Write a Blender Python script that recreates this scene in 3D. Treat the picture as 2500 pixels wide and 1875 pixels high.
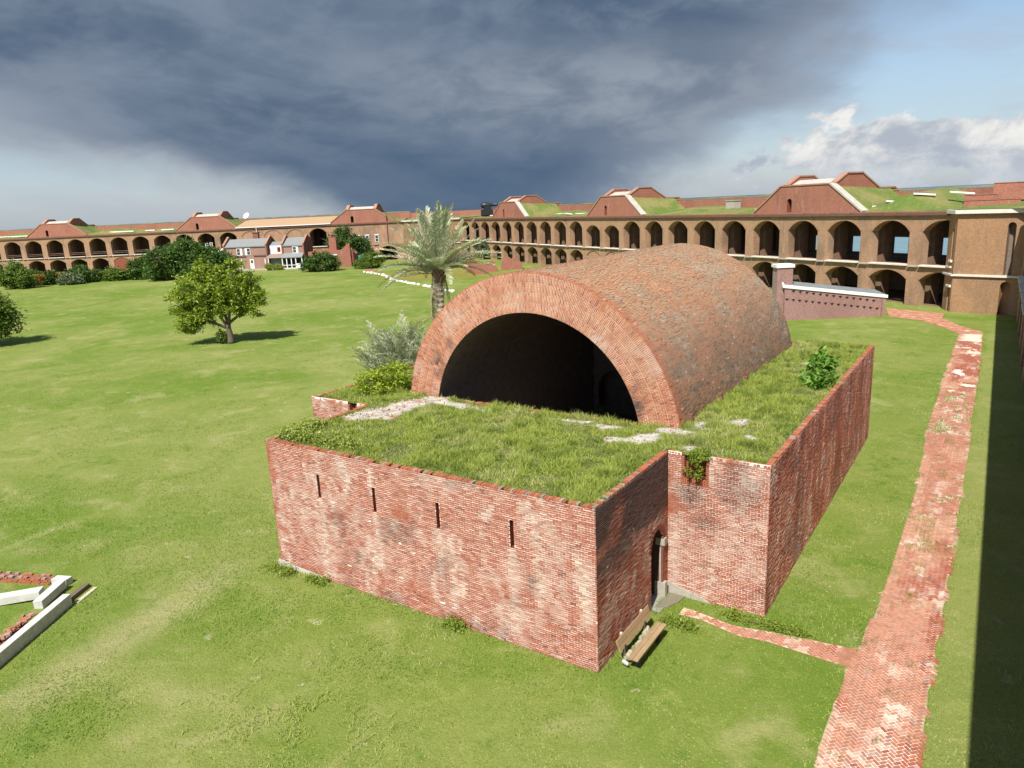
import bpy, math
import numpy as np
from mathutils import Vector, Matrix

for o in list(bpy.data.objects):
    bpy.data.objects.remove(o, do_unlink=True)
SC = bpy.context.scene
COL = SC.collection
R = np.random.default_rng(7)

# ------------------------------------------------------------------ camera
# world frame: X along the magazine's front wall, Y along its long side, origin at its near corner
YAW, PITCH, ROLL = math.radians(34.192), math.radians(13.701), math.radians(2.677)
CAM = np.array([9.088, -17.300, 13.887])
def _m(v):
    x, y, z = v
    return np.array([x*math.cos(YAW)-y*math.sin(YAW), x*math.sin(YAW)+y*math.cos(YAW), z])
FWD = _m((0, math.cos(PITCH), -math.sin(PITCH)))
_up = _m((0, math.sin(PITCH), math.cos(PITCH))); _rt = _m((1, 0, 0))
RT = math.cos(ROLL)*_rt - math.sin(ROLL)*_up
UP = math.sin(ROLL)*_rt + math.cos(ROLL)*_up
cd = bpy.data.cameras.new('camera'); cam = bpy.data.objects.new('camera', cd); COL.objects.link(cam)
cam.matrix_world = Matrix(((RT[0], UP[0], -FWD[0], CAM[0]), (RT[1], UP[1], -FWD[1], CAM[1]),
                           (RT[2], UP[2], -FWD[2], CAM[2]), (0, 0, 0, 1)))
cd.sensor_width = 36.0; cd.lens = 36.0*1784/2500; cd.clip_start = 0.1; cd.clip_end = 60000
SC.camera = cam

# ------------------------------------------------------------------ light, sky, exposure
SUN_TO = Vector((-0.140, 0.750, -1.0)).normalized()
sd = bpy.data.lights.new('sun', 'SUN'); sun = bpy.data.objects.new('sun', sd); COL.objects.link(sun)
sd.energy = 4.6; sd.angle = math.radians(0.55); sd.color = (1.0, 0.955, 0.88)
sun.rotation_euler = SUN_TO.to_track_quat('-Z', 'Y').to_euler()
sun.location = (0, -60, 80)
SC.view_settings.view_transform = 'Standard'; SC.view_settings.look = 'None'
SC.view_settings.gamma = 1.0; SC.view_settings.exposure = 0.60
SC.view_settings.use_curve_mapping = False
SC.render.engine = 'CYCLES'
SC.cycles.max_bounces = 6; SC.cycles.diffuse_bounces = 3; SC.cycles.glossy_bounces = 2
SC.cycles.transmission_bounces = 3; SC.cycles.transparent_max_bounces = 4
SC.cycles.use_denoising = True

class NT:
    """small helper to write node trees"""
    def __init__(s, tree): s.t = tree; s.n = tree.nodes; s.l = tree.links
    def node(s, typ, **kw):
        n = s.n.new(typ)
        for k, v in kw.items(): setattr(n, k, v)
        return n
    def put(s, sock, v):
        if hasattr(v, 'links') or isinstance(v, bpy.types.NodeSocket): s.l.new(v, sock)
        else: sock.default_value = v
    def math(s, op, a, b=0.0, c=0.0, clamp=False):
        n = s.node('ShaderNodeMath', operation=op); n.use_clamp = clamp
        s.put(n.inputs[0], a); s.put(n.inputs[1], b); s.put(n.inputs[2], c); return n.outputs[0]
    def vmath(s, op, a, b=(0, 0, 0)):
        n = s.node('ShaderNodeVectorMath', operation=op); s.put(n.inputs[0], a); s.put(n.inputs[1], b)
        return n.outputs['Value'] if op in ('DOT_PRODUCT', 'LENGTH') else n.outputs['Vector']
    def step(s, x, a, b):
        n = s.node('ShaderNodeMapRange'); n.interpolation_type = 'SMOOTHSTEP'
        s.put(n.inputs[0], x); n.inputs[1].default_value = a; n.inputs[2].default_value = b
        n.inputs[3].default_value = 0.0; n.inputs[4].default_value = 1.0; return n.outputs[0]
    def mix(s, f, a, b):
        n = s.node('ShaderNodeMix', data_type='RGBA')
        s.put(n.inputs[0], f)
        for i, v in ((6, a), (7, b)):
            if isinstance(v, tuple) and len(v) == 3: v = (*v, 1.0)
            s.put(n.inputs[i], v)
        return n.outputs[2]
    def mul(s, a, b):
        n = s.node('ShaderNodeMix', data_type='RGBA', blend_type='MULTIPLY'); n.inputs[0].default_value = 1.0
        for i, v in ((6, a), (7, b)):
            if isinstance(v, tuple) and len(v) == 3: v = (*v, 1.0)
            s.put(n.inputs[i], v)
        return n.outputs[2]
    def noise(s, vec, scale, detail=4.0, rough=0.55, dist=0.0):
        n = s.node('ShaderNodeTexNoise'); s.put(n.inputs['Vector'], vec)
        n.inputs['Scale'].default_value = scale; n.inputs['Detail'].default_value = detail
        n.inputs['Roughness'].default_value = rough; n.inputs['Distortion'].default_value = dist
        return n.outputs['Fac']
    def comb(s, x, y, z=0.0):
        n = s.node('ShaderNodeCombineXYZ'); s.put(n.inputs[0], x); s.put(n.inputs[1], y); s.put(n.inputs[2], z); return n.outputs[0]

# world: clear Nishita sky, with a storm cloud standing over the far side of the fort and fair-weather cumulus
world = bpy.data.worlds.new('World'); SC.world = world; world.use_nodes = True
world.cycles.sampling_method = 'MANUAL'; world.cycles.sample_map_resolution = 256
w = NT(world.node_tree); w.n.clear()
sky = w.node('ShaderNodeTexSky', sky_type='NISHITA'); sky.sun_disc = False
sky.sun_elevation = math.radians(52.7); sky.sun_rotation = math.radians(169.5)
sky.air_density = 1.0; sky.dust_density = 0.6; sky.ozone_density = 1.2; sky.altitude = 10
SKY_S = 0.085
tc = w.node('ShaderNodeTexCoord'); D = tc.outputs['Generated']
hd = (-math.sin(YAW), math.cos(YAW), 0); rd_ = (math.cos(YAW), math.sin(YAW), 0)
az = w.math('ARCTAN2', w.vmath('DOT_PRODUCT', D, rd_), w.vmath('DOT_PRODUCT', D, hd))
sep = w.node('ShaderNodeSeparateXYZ'); w.l.new(D, sep.inputs[0])
el = w.math('ARCSINE', sep.outputs[2])
pv = w.comb(az, w.math('MULTIPLY', el, 2.2))
pl = w.comb(w.math('ADD', az, w.math('MULTIPLY', el, 0.9)), w.math('MULTIPLY', el, 2.9))   # stretched, slanting layers
n_big = w.noise(pv, 2.8, 6, 0.56, 0.35)
n_lay = w.noise(pl, 2.6, 6, 0.56, 0.55)
n_fine = w.noise(pv, 9.0, 5, 0.58, 0.3)
nb = w.math('SUBTRACT', n_big, 0.5); nf = w.math('SUBTRACT', n_fine, 0.5)
# storm mask: right flank leans over to the right with height, left flank lifts off the horizon
fr = w.math('SUBTRACT', w.math('ADD', 0.270, w.math('MULTIPLY', el, 1.45)), az)
fr = w.math('ADD', fr, w.math('MULTIPLY', nb, 0.30)); fr = w.math('ADD', fr, w.math('MULTIPLY', nf, 0.16))
m_r = w.step(fr, -0.04, 0.16)
lift = w.math('MULTIPLY', w.math('MAXIMUM', w.math('SUBTRACT', -0.20, az), 0.0), 0.185)
fb = w.math('SUBTRACT', el, w.math('ADD', lift, w.math('MULTIPLY', w.step(az, -0.06, -0.26), 0.018)))
fb = w.math('ADD', fb, w.math('MULTIPLY', nb, 0.08)); fb = w.math('ADD', fb, w.math('MULTIPLY', nf, 0.040))
fb = w.math('ADD', fb, w.math('MULTIPLY', w.step(az, -0.28, -0.04), 0.075))
m_b = w.step(fb, -0.028, 0.040)
m_far = w.step(az, -1.9, -1.1)
m_top = w.step(el, 1.0, 0.55)
storm = w.math('MULTIPLY', w.math('MULTIPLY', m_r, m_b), w.math('MULTIPLY', m_far, m_top))
k = 1.0/SKY_S/1.5
def C(r, g, b): return (r*k, g*k, b*k)
scol = w.mix(w.step(n_lay, 0.34, 0.68), C(0.086, 0.135, 0.215), C(0.215, 0.270, 0.350))
scol = w.mix(w.math('MULTIPLY', w.step(n_fine, 0.40, 0.68), 0.45), scol, C(0.255, 0.310, 0.390))
lb = w.math('MULTIPLY', w.step(az, -0.40, -0.62), w.step(w.math('ADD', el, w.math('MULTIPLY', nb, 0.12)), 0.20, 0.14)); scol = w.mix(w.math('MULTIPLY', lb, 0.6), scol, C(0.36, 0.41, 0.49))
lower = w.math('MULTIPLY', w.step(el, 0.13, 0.03), w.step(az, 0.30, 0.05))
scol = w.mix(w.math('MULTIPLY', lower, 0.68), scol, C(0.080, 0.134, 0.222))
# lighter grey sheet under the dark upper deck, on the right
sh = w.math('MULTIPLY', w.step(w.math('ADD', az, w.math('MULTIPLY', nb, 0.5)), -0.30, 0.10), w.step(w.math('ADD', el, w.math('MULTIPLY', nf, 0.10)), 0.215, 0.160))
sh = w.math('MULTIPLY', sh, w.step(w.math('ADD', el, w.math('MULTIPLY', az, 0.22)), 0.055, 0.14))
scol = w.mix(w.math('MULTIPLY', sh, 0.80), scol, w.mix(w.step(n_fine, 0.35, 0.68), C(0.175, 0.222, 0.295), C(0.330, 0.375, 0.440)))
glow = w.math('MULTIPLY', w.step(fr, 0.26, 0.0), 0.70)       # thin, sunlit edge of the cloud
scol = w.mix(glow, scol, C(0.32, 0.37, 0.46))
edgeb = w.math('MULTIPLY', w.step(fb, 0.045, 0.0), w.step(az, -0.22, -0.38))
scol = w.mix(w.math('MULTIPLY', edgeb, 0.55), scol, C(0.50, 0.49, 0.51))
# haze near the horizon and high thin veil in the clear part
clear = w.mix(w.math('MULTIPLY', w.step(el, 0.24, 0.0), 0.60), sky.outputs[0], C(0.36, 0.46, 0.62))
veil = w.step(w.noise(pl, 5.0, 6, 0.6, 0.4), 0.47, 0.72)
clear = w.mix(w.math('MULTIPLY', veil, 0.50), clear, C(0.46, 0.49, 0.56))
# cumulus heaped low over the horizon
pc = w.comb(az, w.math('MULTIPLY', el, 1.55))
ncu = w.math('ADD', w.math('MULTIPLY', w.noise(pc, 8.5, 8, 0.60, 0.25), 0.75), w.math('MULTIPLY', w.noise(pc, 3.1, 2, 0.5), 0.45))
cth = w.math('SUBTRACT', ncu, w.math('MULTIPLY', w.math('ABSOLUTE', w.math('SUBTRACT', el, 0.040)), 2.1))
cth = w.math('SUBTRACT', cth, w.math('MULTIPLY', w.step(az, 0.30, 0.05), 0.14))
cmask = w.math('MULTIPLY', w.step(cth, 0.535, 0.580), 0.9)
cshade = w.step(w.noise(w.vmath('ADD', pc, (0.012, 0.03, 0.0)), 14.0, 6, 0.6, 0.3), 0.36, 0.66)
ccol = w.mix(cshade, C(0.42, 0.46, 0.54), C(0.95, 0.92, 0.87))
ccol = w.mix(w.math('MULTIPLY', w.step(el, 0.060, 0.0), 0.65), ccol, C(0.42, 0.49, 0.60))
clear = w.mix(cmask, clear, ccol)
final = w.mix(storm, clear, scol)
bg = w.node('ShaderNodeBackground'); bg.inputs[1].default_value = SKY_S; w.l.new(final, bg.inputs[0])
wo = w.node('ShaderNodeOutputWorld'); w.l.new(bg.outputs[0], wo.inputs[0])

# ------------------------------------------------------------------ numpy noise
def _hash(ix, iy, seed):
    h = (ix.astype(np.int64)*374761393 + iy.astype(np.int64)*668265263 + seed*2147483) & 0xffffffff
    h = ((h ^ (h >> 13))*1274126177) & 0xffffffff
    return ((h ^ (h >> 16)) & 0xffff)/65535.0
def vnoise(x, y, seed=0):
    x = np.asarray(x, float); y = np.asarray(y, float)
    ix = np.floor(x); iy = np.floor(y); fx = x-ix; fy = y-iy
    fx = fx*fx*(3-2*fx); fy = fy*fy*(3-2*fy)
    a = _hash(ix, iy, seed); b = _hash(ix+1, iy, seed); c = _hash(ix, iy+1, seed); d = _hash(ix+1, iy+1, seed)
    return (a*(1-fx)+b*fx)*(1-fy)+(c*(1-fx)+d*fx)*fy
def fbm(x, y, seed=0, o=4):
    s = 0; a = 0.5; t = 0
    for i in range(o):
        s = s + a*vnoise(x*2**i+i*17.3, y*2**i-i*9.1, seed+i); t += a; a *= 0.5
    return s/t
def sst(x, a, b):
    t = np.clip((np.asarray(x, float)-a)/(b-a), 0, 1); return t*t*(3-2*t)
def lerp(a, b, t):
    t = np.asarray(t, float)
    if t.ndim: t = t[..., None]
    return np.asarray(a)*(1-t)+np.asarray(b)*t
def project(P):
    d = np.asarray(P, float)-CAM; z = d@FWD
    z = np.where(z > 0.1, z, 0.1)
    return np.stack([1250+1784*(d@RT)/z, 937.5-1784*(d@UP)/z], -1), d@FWD

# ------------------------------------------------------------------ materials
MATS = {}
def newmat(name):
    m = bpy.data.materials.new(name); m.use_nodes = True; MATS[name] = m
    t = NT(m.node_tree); b = t.n['Principled BSDF']; return m, t, b
def colmat(name, src='attr', rough=0.9, nscale=18.0, namt=0.25, bump=0.0, bscale=60.0, spec=0.2):
    """base colour from the mesh's own 'col' attribute or the object's colour, broken up by fine noise"""
    m, t, b = newmat(name)
    if src == 'attr':
        a = t.node('ShaderNodeAttribute', attribute_name='col'); c = a.outputs['Color']
    elif src == 'obj':
        a = t.node('ShaderNodeObjectInfo'); c = a.outputs['Color']
    else: 
        a = t.node('ShaderNodeRGB'); a.outputs[0].default_value = (*src, 1); c = a.outputs[0]
    g = t.node('ShaderNodeNewGeometry')
    n = t.noise(g.outputs['Position'], nscale, 4, 0.6)
    f = t.math('ADD', 1.0-namt, t.math('MULTIPLY', n, 2*namt))
    fc = t.comb(f, f, f)
    t.l.new(t.mul(c, fc), b.inputs['Base Color'])
    b.inputs['Roughness'].default_value = rough; b.inputs['Specular IOR Level'].default_value = spec
    if bump:
        bn = t.node('ShaderNodeBump'); bn.inputs['Strength'].default_value = bump; bn.inputs['Distance'].default_value = 0.02
        t.l.new(t.noise(g.outputs['Position'], bscale, 4, 0.6), bn.inputs['Height']); t.l.new(bn.outputs[0], b.inputs['Normal'])
    return m
def leafmat(name, src='attr', trans=0.35, rough=0.55):
    m, t, b = newmat(name)
    if src == 'attr': c = t.node('ShaderNodeAttribute', attribute_name='col').outputs['Color']
    else: c = t.node('ShaderNodeObjectInfo').outputs['Color']
    t.l.new(c, b.inputs['Base Color']); b.inputs['Roughness'].default_value = rough
    b.inputs['Specular IOR Level'].default_value = 0.25
    tr = t.node('ShaderNodeBsdfTranslucent'); t.l.new(t.mul(c, (1.25, 1.3, 0.6)), tr.inputs[0])
    mx = t.node('ShaderNodeMixShader'); mx.inputs[0].default_value = trans
    t.l.new(b.outputs[0], mx.inputs[1]); t.l.new(tr.outputs[0], mx.inputs[2])
    t.l.new(mx.outputs[0], t.n['Material Output'].inputs[0]); return m
def wallmat(name, d, c1, c2, mortar, stain=(0.190, 0.135, 0.095), white=0.30, scale=1.0, mort=0.012, cs=0.7):
    """far brickwork: brick courses along direction d, blotched by weathering"""
    m, t, b = newmat(name)
    g = t.node('ShaderNodeNewGeometry'); P = g.outputs['Position']
    sp = t.node('ShaderNodeSeparateXYZ'); t.l.new(P, sp.inputs[0])
    u = t.vmath('DOT_PRODUCT', P, (d[0], d[1], 0.0)); v = t.comb(u, sp.outputs[2])
    br = t.node('ShaderNodeTexBrick'); t.l.new(v, br.inputs['Vector'])
    br.inputs['Scale'].default_value = scale; br.inputs['Brick Width'].default_value = 0.21; br.inputs['Row Height'].default_value = 0.072
    br.inputs['Mortar Size'].default_value = mort; br.inputs['Mortar Smooth'].default_value = 0.4; br.inputs['Bias'].default_value = -0.1
    br.inputs['Color1'].default_value = (*c1, 1); br.inputs['Color2'].default_value = (*c2, 1); br.inputs['Mortar'].default_value = (*mortar, 1)
    n1 = t.noise(t.vmath('MULTIPLY', P, (1, 1, 0.55)), 0.35, 5, 0.6, 0.4); n2 = t.noise(t.vmath('MULTIPLY', P, (1, 1, 0.3)), 1.3, 5, 0.65)
    n3 = t.noise(P, 5.0, 4, 0.6)
    c = t.mix(t.math('MULTIPLY', t.step(n1, 0.44, 0.68), cs), br.outputs['Color'], stain)
    c = t.mix(t.math('MULTIPLY', t.step(n2, 0.56, 0.74), white), c, (0.55, 0.47, 0.38))
    n4 = t.noise(t.vmath('MULTIPLY', P, (1, 1, 0.12)), 1.1, 4, 0.6); c = t.mix(t.math('MULTIPLY', t.step(n4, 0.60, 0.72), 0.25), c, (0.10, 0.075, 0.06))
    f = t.math('ADD', 0.62, t.math('MULTIPLY', n3, 0.76)); c = t.mul(c, t.comb(f, f, f))
    t.l.new(c, b.inputs['Base Color']); b.inputs['Roughness'].default_value = 0.93; b.inputs['Specular IOR Level'].default_value = 0.15
    return m
M_brick = colmat('brick_fired', 'attr', 0.9, 25, 0.22, 0.25, 90)
M_brick_o = colmat('brick_fired_single', 'obj', 0.9, 25, 0.22, 0.25, 90)
M_mortar = colmat('lime_mortar', 'attr', 0.95, 12, 0.22, 0.3, 50)
M_stone = colmat('pale_stone', (0.40, 0.37, 0.31), 0.85, 6, 0.3, 0.3, 30)
M_white = colmat('white_paint', (0.80, 0.79, 0.75), 0.6, 3, 0.08)
M_attr = colmat('weathered', 'attr', 0.9, 9, 0.2)
M_attrobj = colmat('weathered_single', 'obj', 0.9, 14, 0.25, 0.2, 40)
M_leaf = leafmat('leaf', 'attr', 0.30)
M_grass = leafmat('grass_blade', 'attr', 0.30, 0.7)
M_frond = leafmat('palm_frond', 'obj', 0.22, 0.5)
M_dark = colmat('dark_recess_brick', (0.21, 0.160, 0.125), 0.95, 3, 0.5)  # recess brick, tone set by how much bounced light shows in the chamber
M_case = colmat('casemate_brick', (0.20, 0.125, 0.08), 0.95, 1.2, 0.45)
M_iron = colmat('black_iron', (0.012, 0.012, 0.014), 0.45, 8, 0.3, 0, 1, 0.5)
M_glass, _t, _b = newmat('window_glass'); _b.inputs['Base Color'].default_value = (0.05, 0.07, 0.09, 1); _b.inputs['Roughness'].default_value = 0.08

# ------------------------------------------------------------------ mesh helpers
def tag(o, label=None, cat=None, group=None, kind=None):
    if label: o['label'] = label
    if cat: o['category'] = cat
    if group: o['group'] = group
    if kind: o['kind'] = kind
    elif cat: o['kind'] = 'thing'
    return o
def mesh_np(name, V, polys, mat, C=None, smooth=False):
    """V (n,3); polys: list of (m,k) index arrays; C (n,3) colours"""
    me = bpy.data.meshes.new(name)
    V = np.asarray(V, np.float32); me.vertices.add(len(V)); me.vertices.foreach_set('co', V.ravel())
    polys = [np.asarray(p, np.int32) for p in polys if len(p)]
    nl = sum(p.size for p in polys); npoly = sum(len(p) for p in polys)
    me.loops.add(nl); me.loops.foreach_set('vertex_index', np.concatenate([p.ravel() for p in polys]))
    tot = np.concatenate([np.full(len(p), p.shape[1], np.int32) for p in polys])
    st = np.concatenate([[0], np.cumsum(tot)[:-1]]).astype(np.int32)
    me.polygons.add(npoly); me.polygons.foreach_set('loop_start', st)
    if C is not None:
        C = np.asarray(C, np.float32)
        a = me.attributes.new('col', 'FLOAT_COLOR', 'POINT')
        a.data.foreach_set('color', np.concatenate([np.clip(C, 0, 1), np.ones((len(C), 1), np.float32)], 1).ravel())
    me.polygons.foreach_set('use_smooth', np.full(npoly, bool(smooth)))
    me.update(calc_edges=True); me.validate()
    if mat: me.materials.append(mat)
    return me
def link(name, me, parent=None, loc=(0, 0, 0)):
    o = bpy.data.objects.new(name, me); COL.objects.link(o)
    o.parent = parent; o.location = loc; return o
def empty(name, loc, label, cat, group=None):
    o = bpy.data.objects.new(name, None); COL.objects.link(o); o.location = loc; o.empty_display_size = 0.3
    return tag(o, label, cat, group)
def wloc(o):
    l = np.zeros(3)
    while o is not None: l = l+np.array(o.location); o = o.parent
    return l
class MB:
    """collects geometry in world coordinates; build() links it as one mesh object relative to its parent"""
    def __init__(s): s.V = []; s.P = {3: [], 4: []}; s.C = []; s.n = 0; s.big = []
    def add(s, V, F, col=(0.5, 0.5, 0.5)):
        V = np.asarray(V, float).reshape(-1, 3); F = np.asarray(F, int)
        s.V.append(V); 
        if F.ndim == 1: F = F[None]
        if F.shape[1] in (3, 4): s.P[F.shape[1]].append(F+s.n)
        else: s.big.append(F+s.n)
        c = np.asarray(col, float); s.C.append(np.broadcast_to(c, V.shape) if c.ndim == 1 else c); s.n += len(V); return s
    def quad(s, a, b, c, d, col=(0.5, 0.5, 0.5)): return s.add([a, b, c, d], [[0, 1, 2, 3]], col)
    def box(s, c, h, ax=None, col=(0.5, 0.5, 0.5)):
        V, Q = boxes(np.asarray([c], float), np.asarray([h], float), ax); return s.add(V, Q, col)
    def prism(s, pts, ext, col=(0.5, 0.5, 0.5)):
        """polygon pts (k,3) extruded by vector ext"""
        p = np.asarray(pts, float); k = len(p); V = np.concatenate([p, p+np.asarray(ext, float)])
        s.add(V, [[i, (i+1) % k, k+(i+1) % k, k+i] for i in range(k)], col)
        n0 = s.n-2*k; s.big.append(np.arange(k)[None]+n0); s.big.append((np.arange(k)[::-1]+k)[None]+n0); return s
    def tube(s, pts, rad, n=8, col=(0.5, 0.5, 0.5), cap=True):
        p = np.asarray(pts, float); m = len(p); rad = np.broadcast_to(np.asarray(rad, float), (m,))
        t = np.gradient(p, axis=0); t /= np.linalg.norm(t, axis=1)[:, None]+1e-9
        ref = np.array([0, 0, 1.0]) if abs(t[0, 2]) < 0.9 else np.array([1.0, 0, 0])
        a = np.cross(t, ref); a /= np.linalg.norm(a, axis=1)[:, None]+1e-9; b = np.cross(t, a)
        th = np.arange(n)*2*math.pi/n
        V = p[:, None]+rad[:, None, None]*(a[:, None]*np.cos(th)[None, :, None]+b[:, None]*np.sin(th)[None, :, None])
        i = np.arange(m-1)[:, None]*n; j = np.arange(n)[None]; j2 = (j+1) % n
        F = np.stack([i+j, i+j2, i+n+j2, i+n+j], -1).reshape(-1, 4)
        s.add(V.reshape(-1, 3), F, col)
        if cap: s.big.append((np.arange(n)+s.n-n)[None]); s.big.append((np.arange(n)[::-1]+s.n-n*m)[None])
        return s
    def build(s, name, mat, parent=None, loc=None, kind=None, smooth=False):
        V = np.concatenate(s.V); org = wloc(parent) if parent is not None else np.zeros(3)
        if loc is not None: org = org+np.asarray(loc, float)
        polys = [np.concatenate(s.P[k]) for k in (3, 4) if s.P[k]]+list(s.big)
        me = mesh_np(name, V-org, polys, mat, np.concatenate(s.C), smooth)
        o = link(name, me, parent, loc if loc is not None else (0, 0, 0))
        if kind: o['kind'] = kind
        return o
_BQ = np.array([[0, 1, 3, 2], [4, 6, 7, 5], [0, 4, 5, 1], [2, 3, 7, 6], [0, 2, 6, 4], [1, 5, 7, 3]])
def boxes(c, h, ax=None, faces=range(6)):
    """boxes at c with half sizes h along axes ax (3,3) or (n,3,3) (rows = axes)"""
    n = len(c); sg = np.array([[x, y, z] for x in (-1, 1) for y in (-1, 1) for z in (-1, 1)], float)
    L = sg[None]*np.asarray(h)[:, None]
    if ax is None: W = L
    else:
        ax = np.asarray(ax, float)
        W = L@ax if ax.ndim == 2 else np.einsum('nki,nij->nkj', L, ax)
    V = (np.asarray(c)[:, None]+W).reshape(-1, 3)
    Q = (_BQ[list(faces)][None]+8*np.arange(n)[:, None, None]).reshape(-1, 4); return V, Q
def rep8(c): return np.repeat(c, 8, axis=0)

# ================================================================== GROUND, SEA
R0 = np.array([2.956, 80.731, 0.0]); RD = np.array([-0.861, 0.508, 0]); RD /= np.linalg.norm(RD); RN = np.array([-RD[1], RD[0], 0])
L0 = np.array([-242.483, 86.47, 0.0]); LD = np.array([0.874, 0.487, 0]); LD /= np.linalg.norm(LD); LN = np.array([LD[1], -LD[0], 0])
C0 = np.array([11.27, 0.0, 0.0]); CD_ = np.array([-0.0085, 1.0, 0]); CD_ /= np.linalg.norm(CD_); CN = np.array([-CD_[1], CD_[0], 0])
def isect(p, d, q, e):
    A = np.array([[d[0], -e[0]], [d[1], -e[1]]]); t = np.linalg.solve(A, (q-p)[:2]); return p+d*t[0]
M_lawn, t, b = newmat('lawn')
g = t.node('ShaderNodeNewGeometry'); P = g.outputs['Position']
n1 = t.noise(P, 0.055, 5, 0.6, 0.6); n2 = t.noise(P, 0.33, 5, 0.62, 0.8); n3 = t.noise(P, 2.1, 5, 0.65, 0.4); n4 = t.noise(P, 14.0, 4, 0.7); n5 = t.noise(P, 55.0, 3, 0.7)
c = t.mix(t.step(n1, 0.36, 0.64), (0.128, 0.190, 0.026), (0.210, 0.238, 0.062))
c = t.mix(t.math('MULTIPLY', t.step(n2, 0.50, 0.74), 0.85), c, (0.285, 0.285, 0.110))
c = t.mix(t.math('MULTIPLY', t.step(t.math('ADD', t.math('MULTIPLY', n2, 0.6), t.math('MULTIPLY', n3, 0.4)), 0.46, 0.33), 0.8), c, (0.088, 0.160, 0.020))
c = t.mix(t.math('MULTIPLY', t.step(t.math('ADD', t.math('MULTIPLY', n1, 0.5), t.math('MULTIPLY', n3, 0.5)), 0.60, 0.70), 0.7), c, (0.40, 0.33, 0.19))
dd = t.vmath('LENGTH', t.vmath('MULTIPLY', t.vmath('SUBTRACT', P, (-94.0, 108.0, 0)), (1.0, 1.25, 0)))
c = t.mix(t.math('MULTIPLY', t.step(t.math('ADD', dd, t.math('MULTIPLY', n2, 8.0)), 24.0, 15.0), 0.7), c, (0.215, 0.175, 0.040))
bd = t.vmath('DOT_PRODUCT', t.vmath('SUBTRACT', P, (-15.2, -5.8, 0)), (-0.22, 0.975, 0)); bl = t.vmath('DOT_PRODUCT', t.vmath('SUBTRACT', P, (-15.2, -5.8, 0)), (0.975, 0.22, 0))
band = t.math('MULTIPLY', t.step(t.math('ADD', t.math('ABSOLUTE', bl), t.math('MULTIPLY', n3, 1.6)), 2.6, 0.7), t.step(t.math('ABSOLUTE', bd), 6.5, 3.0))
c = t.mix(t.math('MULTIPLY', band, 0.65), c, (0.36, 0.32, 0.16))
n6 = t.noise(P, 1.15, 3, 0.5, 0.3); spots = t.math('MULTIPLY', t.step(n6, 0.685, 0.73), t.step(n4, 0.40, 0.62)); c = t.mix(t.math('MULTIPLY', spots, 0.75), c, (0.50, 0.43, 0.32))
n7 = t.noise(P, 0.75, 6, 0.68, 1.0); c = t.mix(t.math('MULTIPLY', t.step(n7, 0.52, 0.70), 0.40), c, (0.27, 0.30, 0.085)); c = t.mix(t.math('MULTIPLY', t.step(n7, 0.46, 0.32), 0.45), c, (0.095, 0.175, 0.020))
sx = t.node('ShaderNodeSeparateXYZ'); t.l.new(P, sx.inputs[0]); dryx = t.math('MULTIPLY', t.step(t.math('ADD', sx.outputs[0], t.math('MULTIPLY', n2, 1.2)), 8.6, 9.3), t.step(sx.outputs[1], 75.0, 60.0)); c = t.mix(t.math('MULTIPLY', dryx, 0.35), c, (0.30, 0.29, 0.11))
f = t.math('ADD', 0.44, t.math('ADD', t.math('MULTIPLY', n4, 0.66), t.math('MULTIPLY', n5, 0.50))); c = t.mul(c, t.comb(f, f, f))
t.l.new(c, b.inputs['Base Color']); b.inputs['Roughness'].default_value = 0.95; b.inputs['Specular IOR Level'].default_value = 0.1
bn = t.node('ShaderNodeBump'); bn.inputs['Strength'].default_value = 0.75; bn.inputs['Distance'].default_value = 0.10
t.l.new(t.math('ADD', t.math('MULTIPLY', n4, 0.6), t.math('MULTIPLY', n3, 0.9)), bn.inputs['Height']); t.l.new(bn.outputs[0], b.inputs['Normal'])
oc, orr, ol = C0-CN*13.0, R0-RN*13.0, L0-LN*13.0
gp = [isect(oc, CD_, orr, RD), isect(orr, RD, ol, LD), L0-LN*13-LD*110, np.array([-330., -230, 0]), np.array([oc[0], -230., 0])]
o = MB(); o.big.append(np.arange(5)[None]); o.V.append(np.array(gp)); o.C.append(np.ones((5, 3))*.3); o.n = 5
tag(o.build('ground', M_lawn), 'mown green lawn of the parade ground inside the fort', 'lawn', kind='structure')
M_sea, t, b = newmat('sea_water')
g = t.node('ShaderNodeNewGeometry'); nn = t.noise(t.vmath('MULTIPLY', g.outputs['Position'], (1, 1, 1)), 0.25, 5, 0.6)
sdist = t.vmath('LENGTH', g.outputs['Position']); t.l.new(t.mix(t.step(sdist, 220.0, 900.0), t.mix(t.step(nn, 0.35, 0.7), (0.085, 0.185, 0.215), (0.120, 0.230, 0.250)), (0.016, 0.038, 0.062)), b.inputs['Base Color'])
b.inputs['Roughness'].default_value = 0.25
bn = t.node('ShaderNodeBump'); bn.inputs['Strength'].default_value = 0.12; bn.inputs['Distance'].default_value = 0.3
t.l.new(nn, bn.inputs['Height']); t.l.new(bn.outputs[0], b.inputs['Normal'])
S = 25000.0
tag(MB().quad((-S, -S, -1.4), (S, -S, -1.4), (S, S, -1.4), (-S, S, -1.4)).build('sea', M_sea), 'blue green sea around the fort', 'sea', kind='structure')

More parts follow.
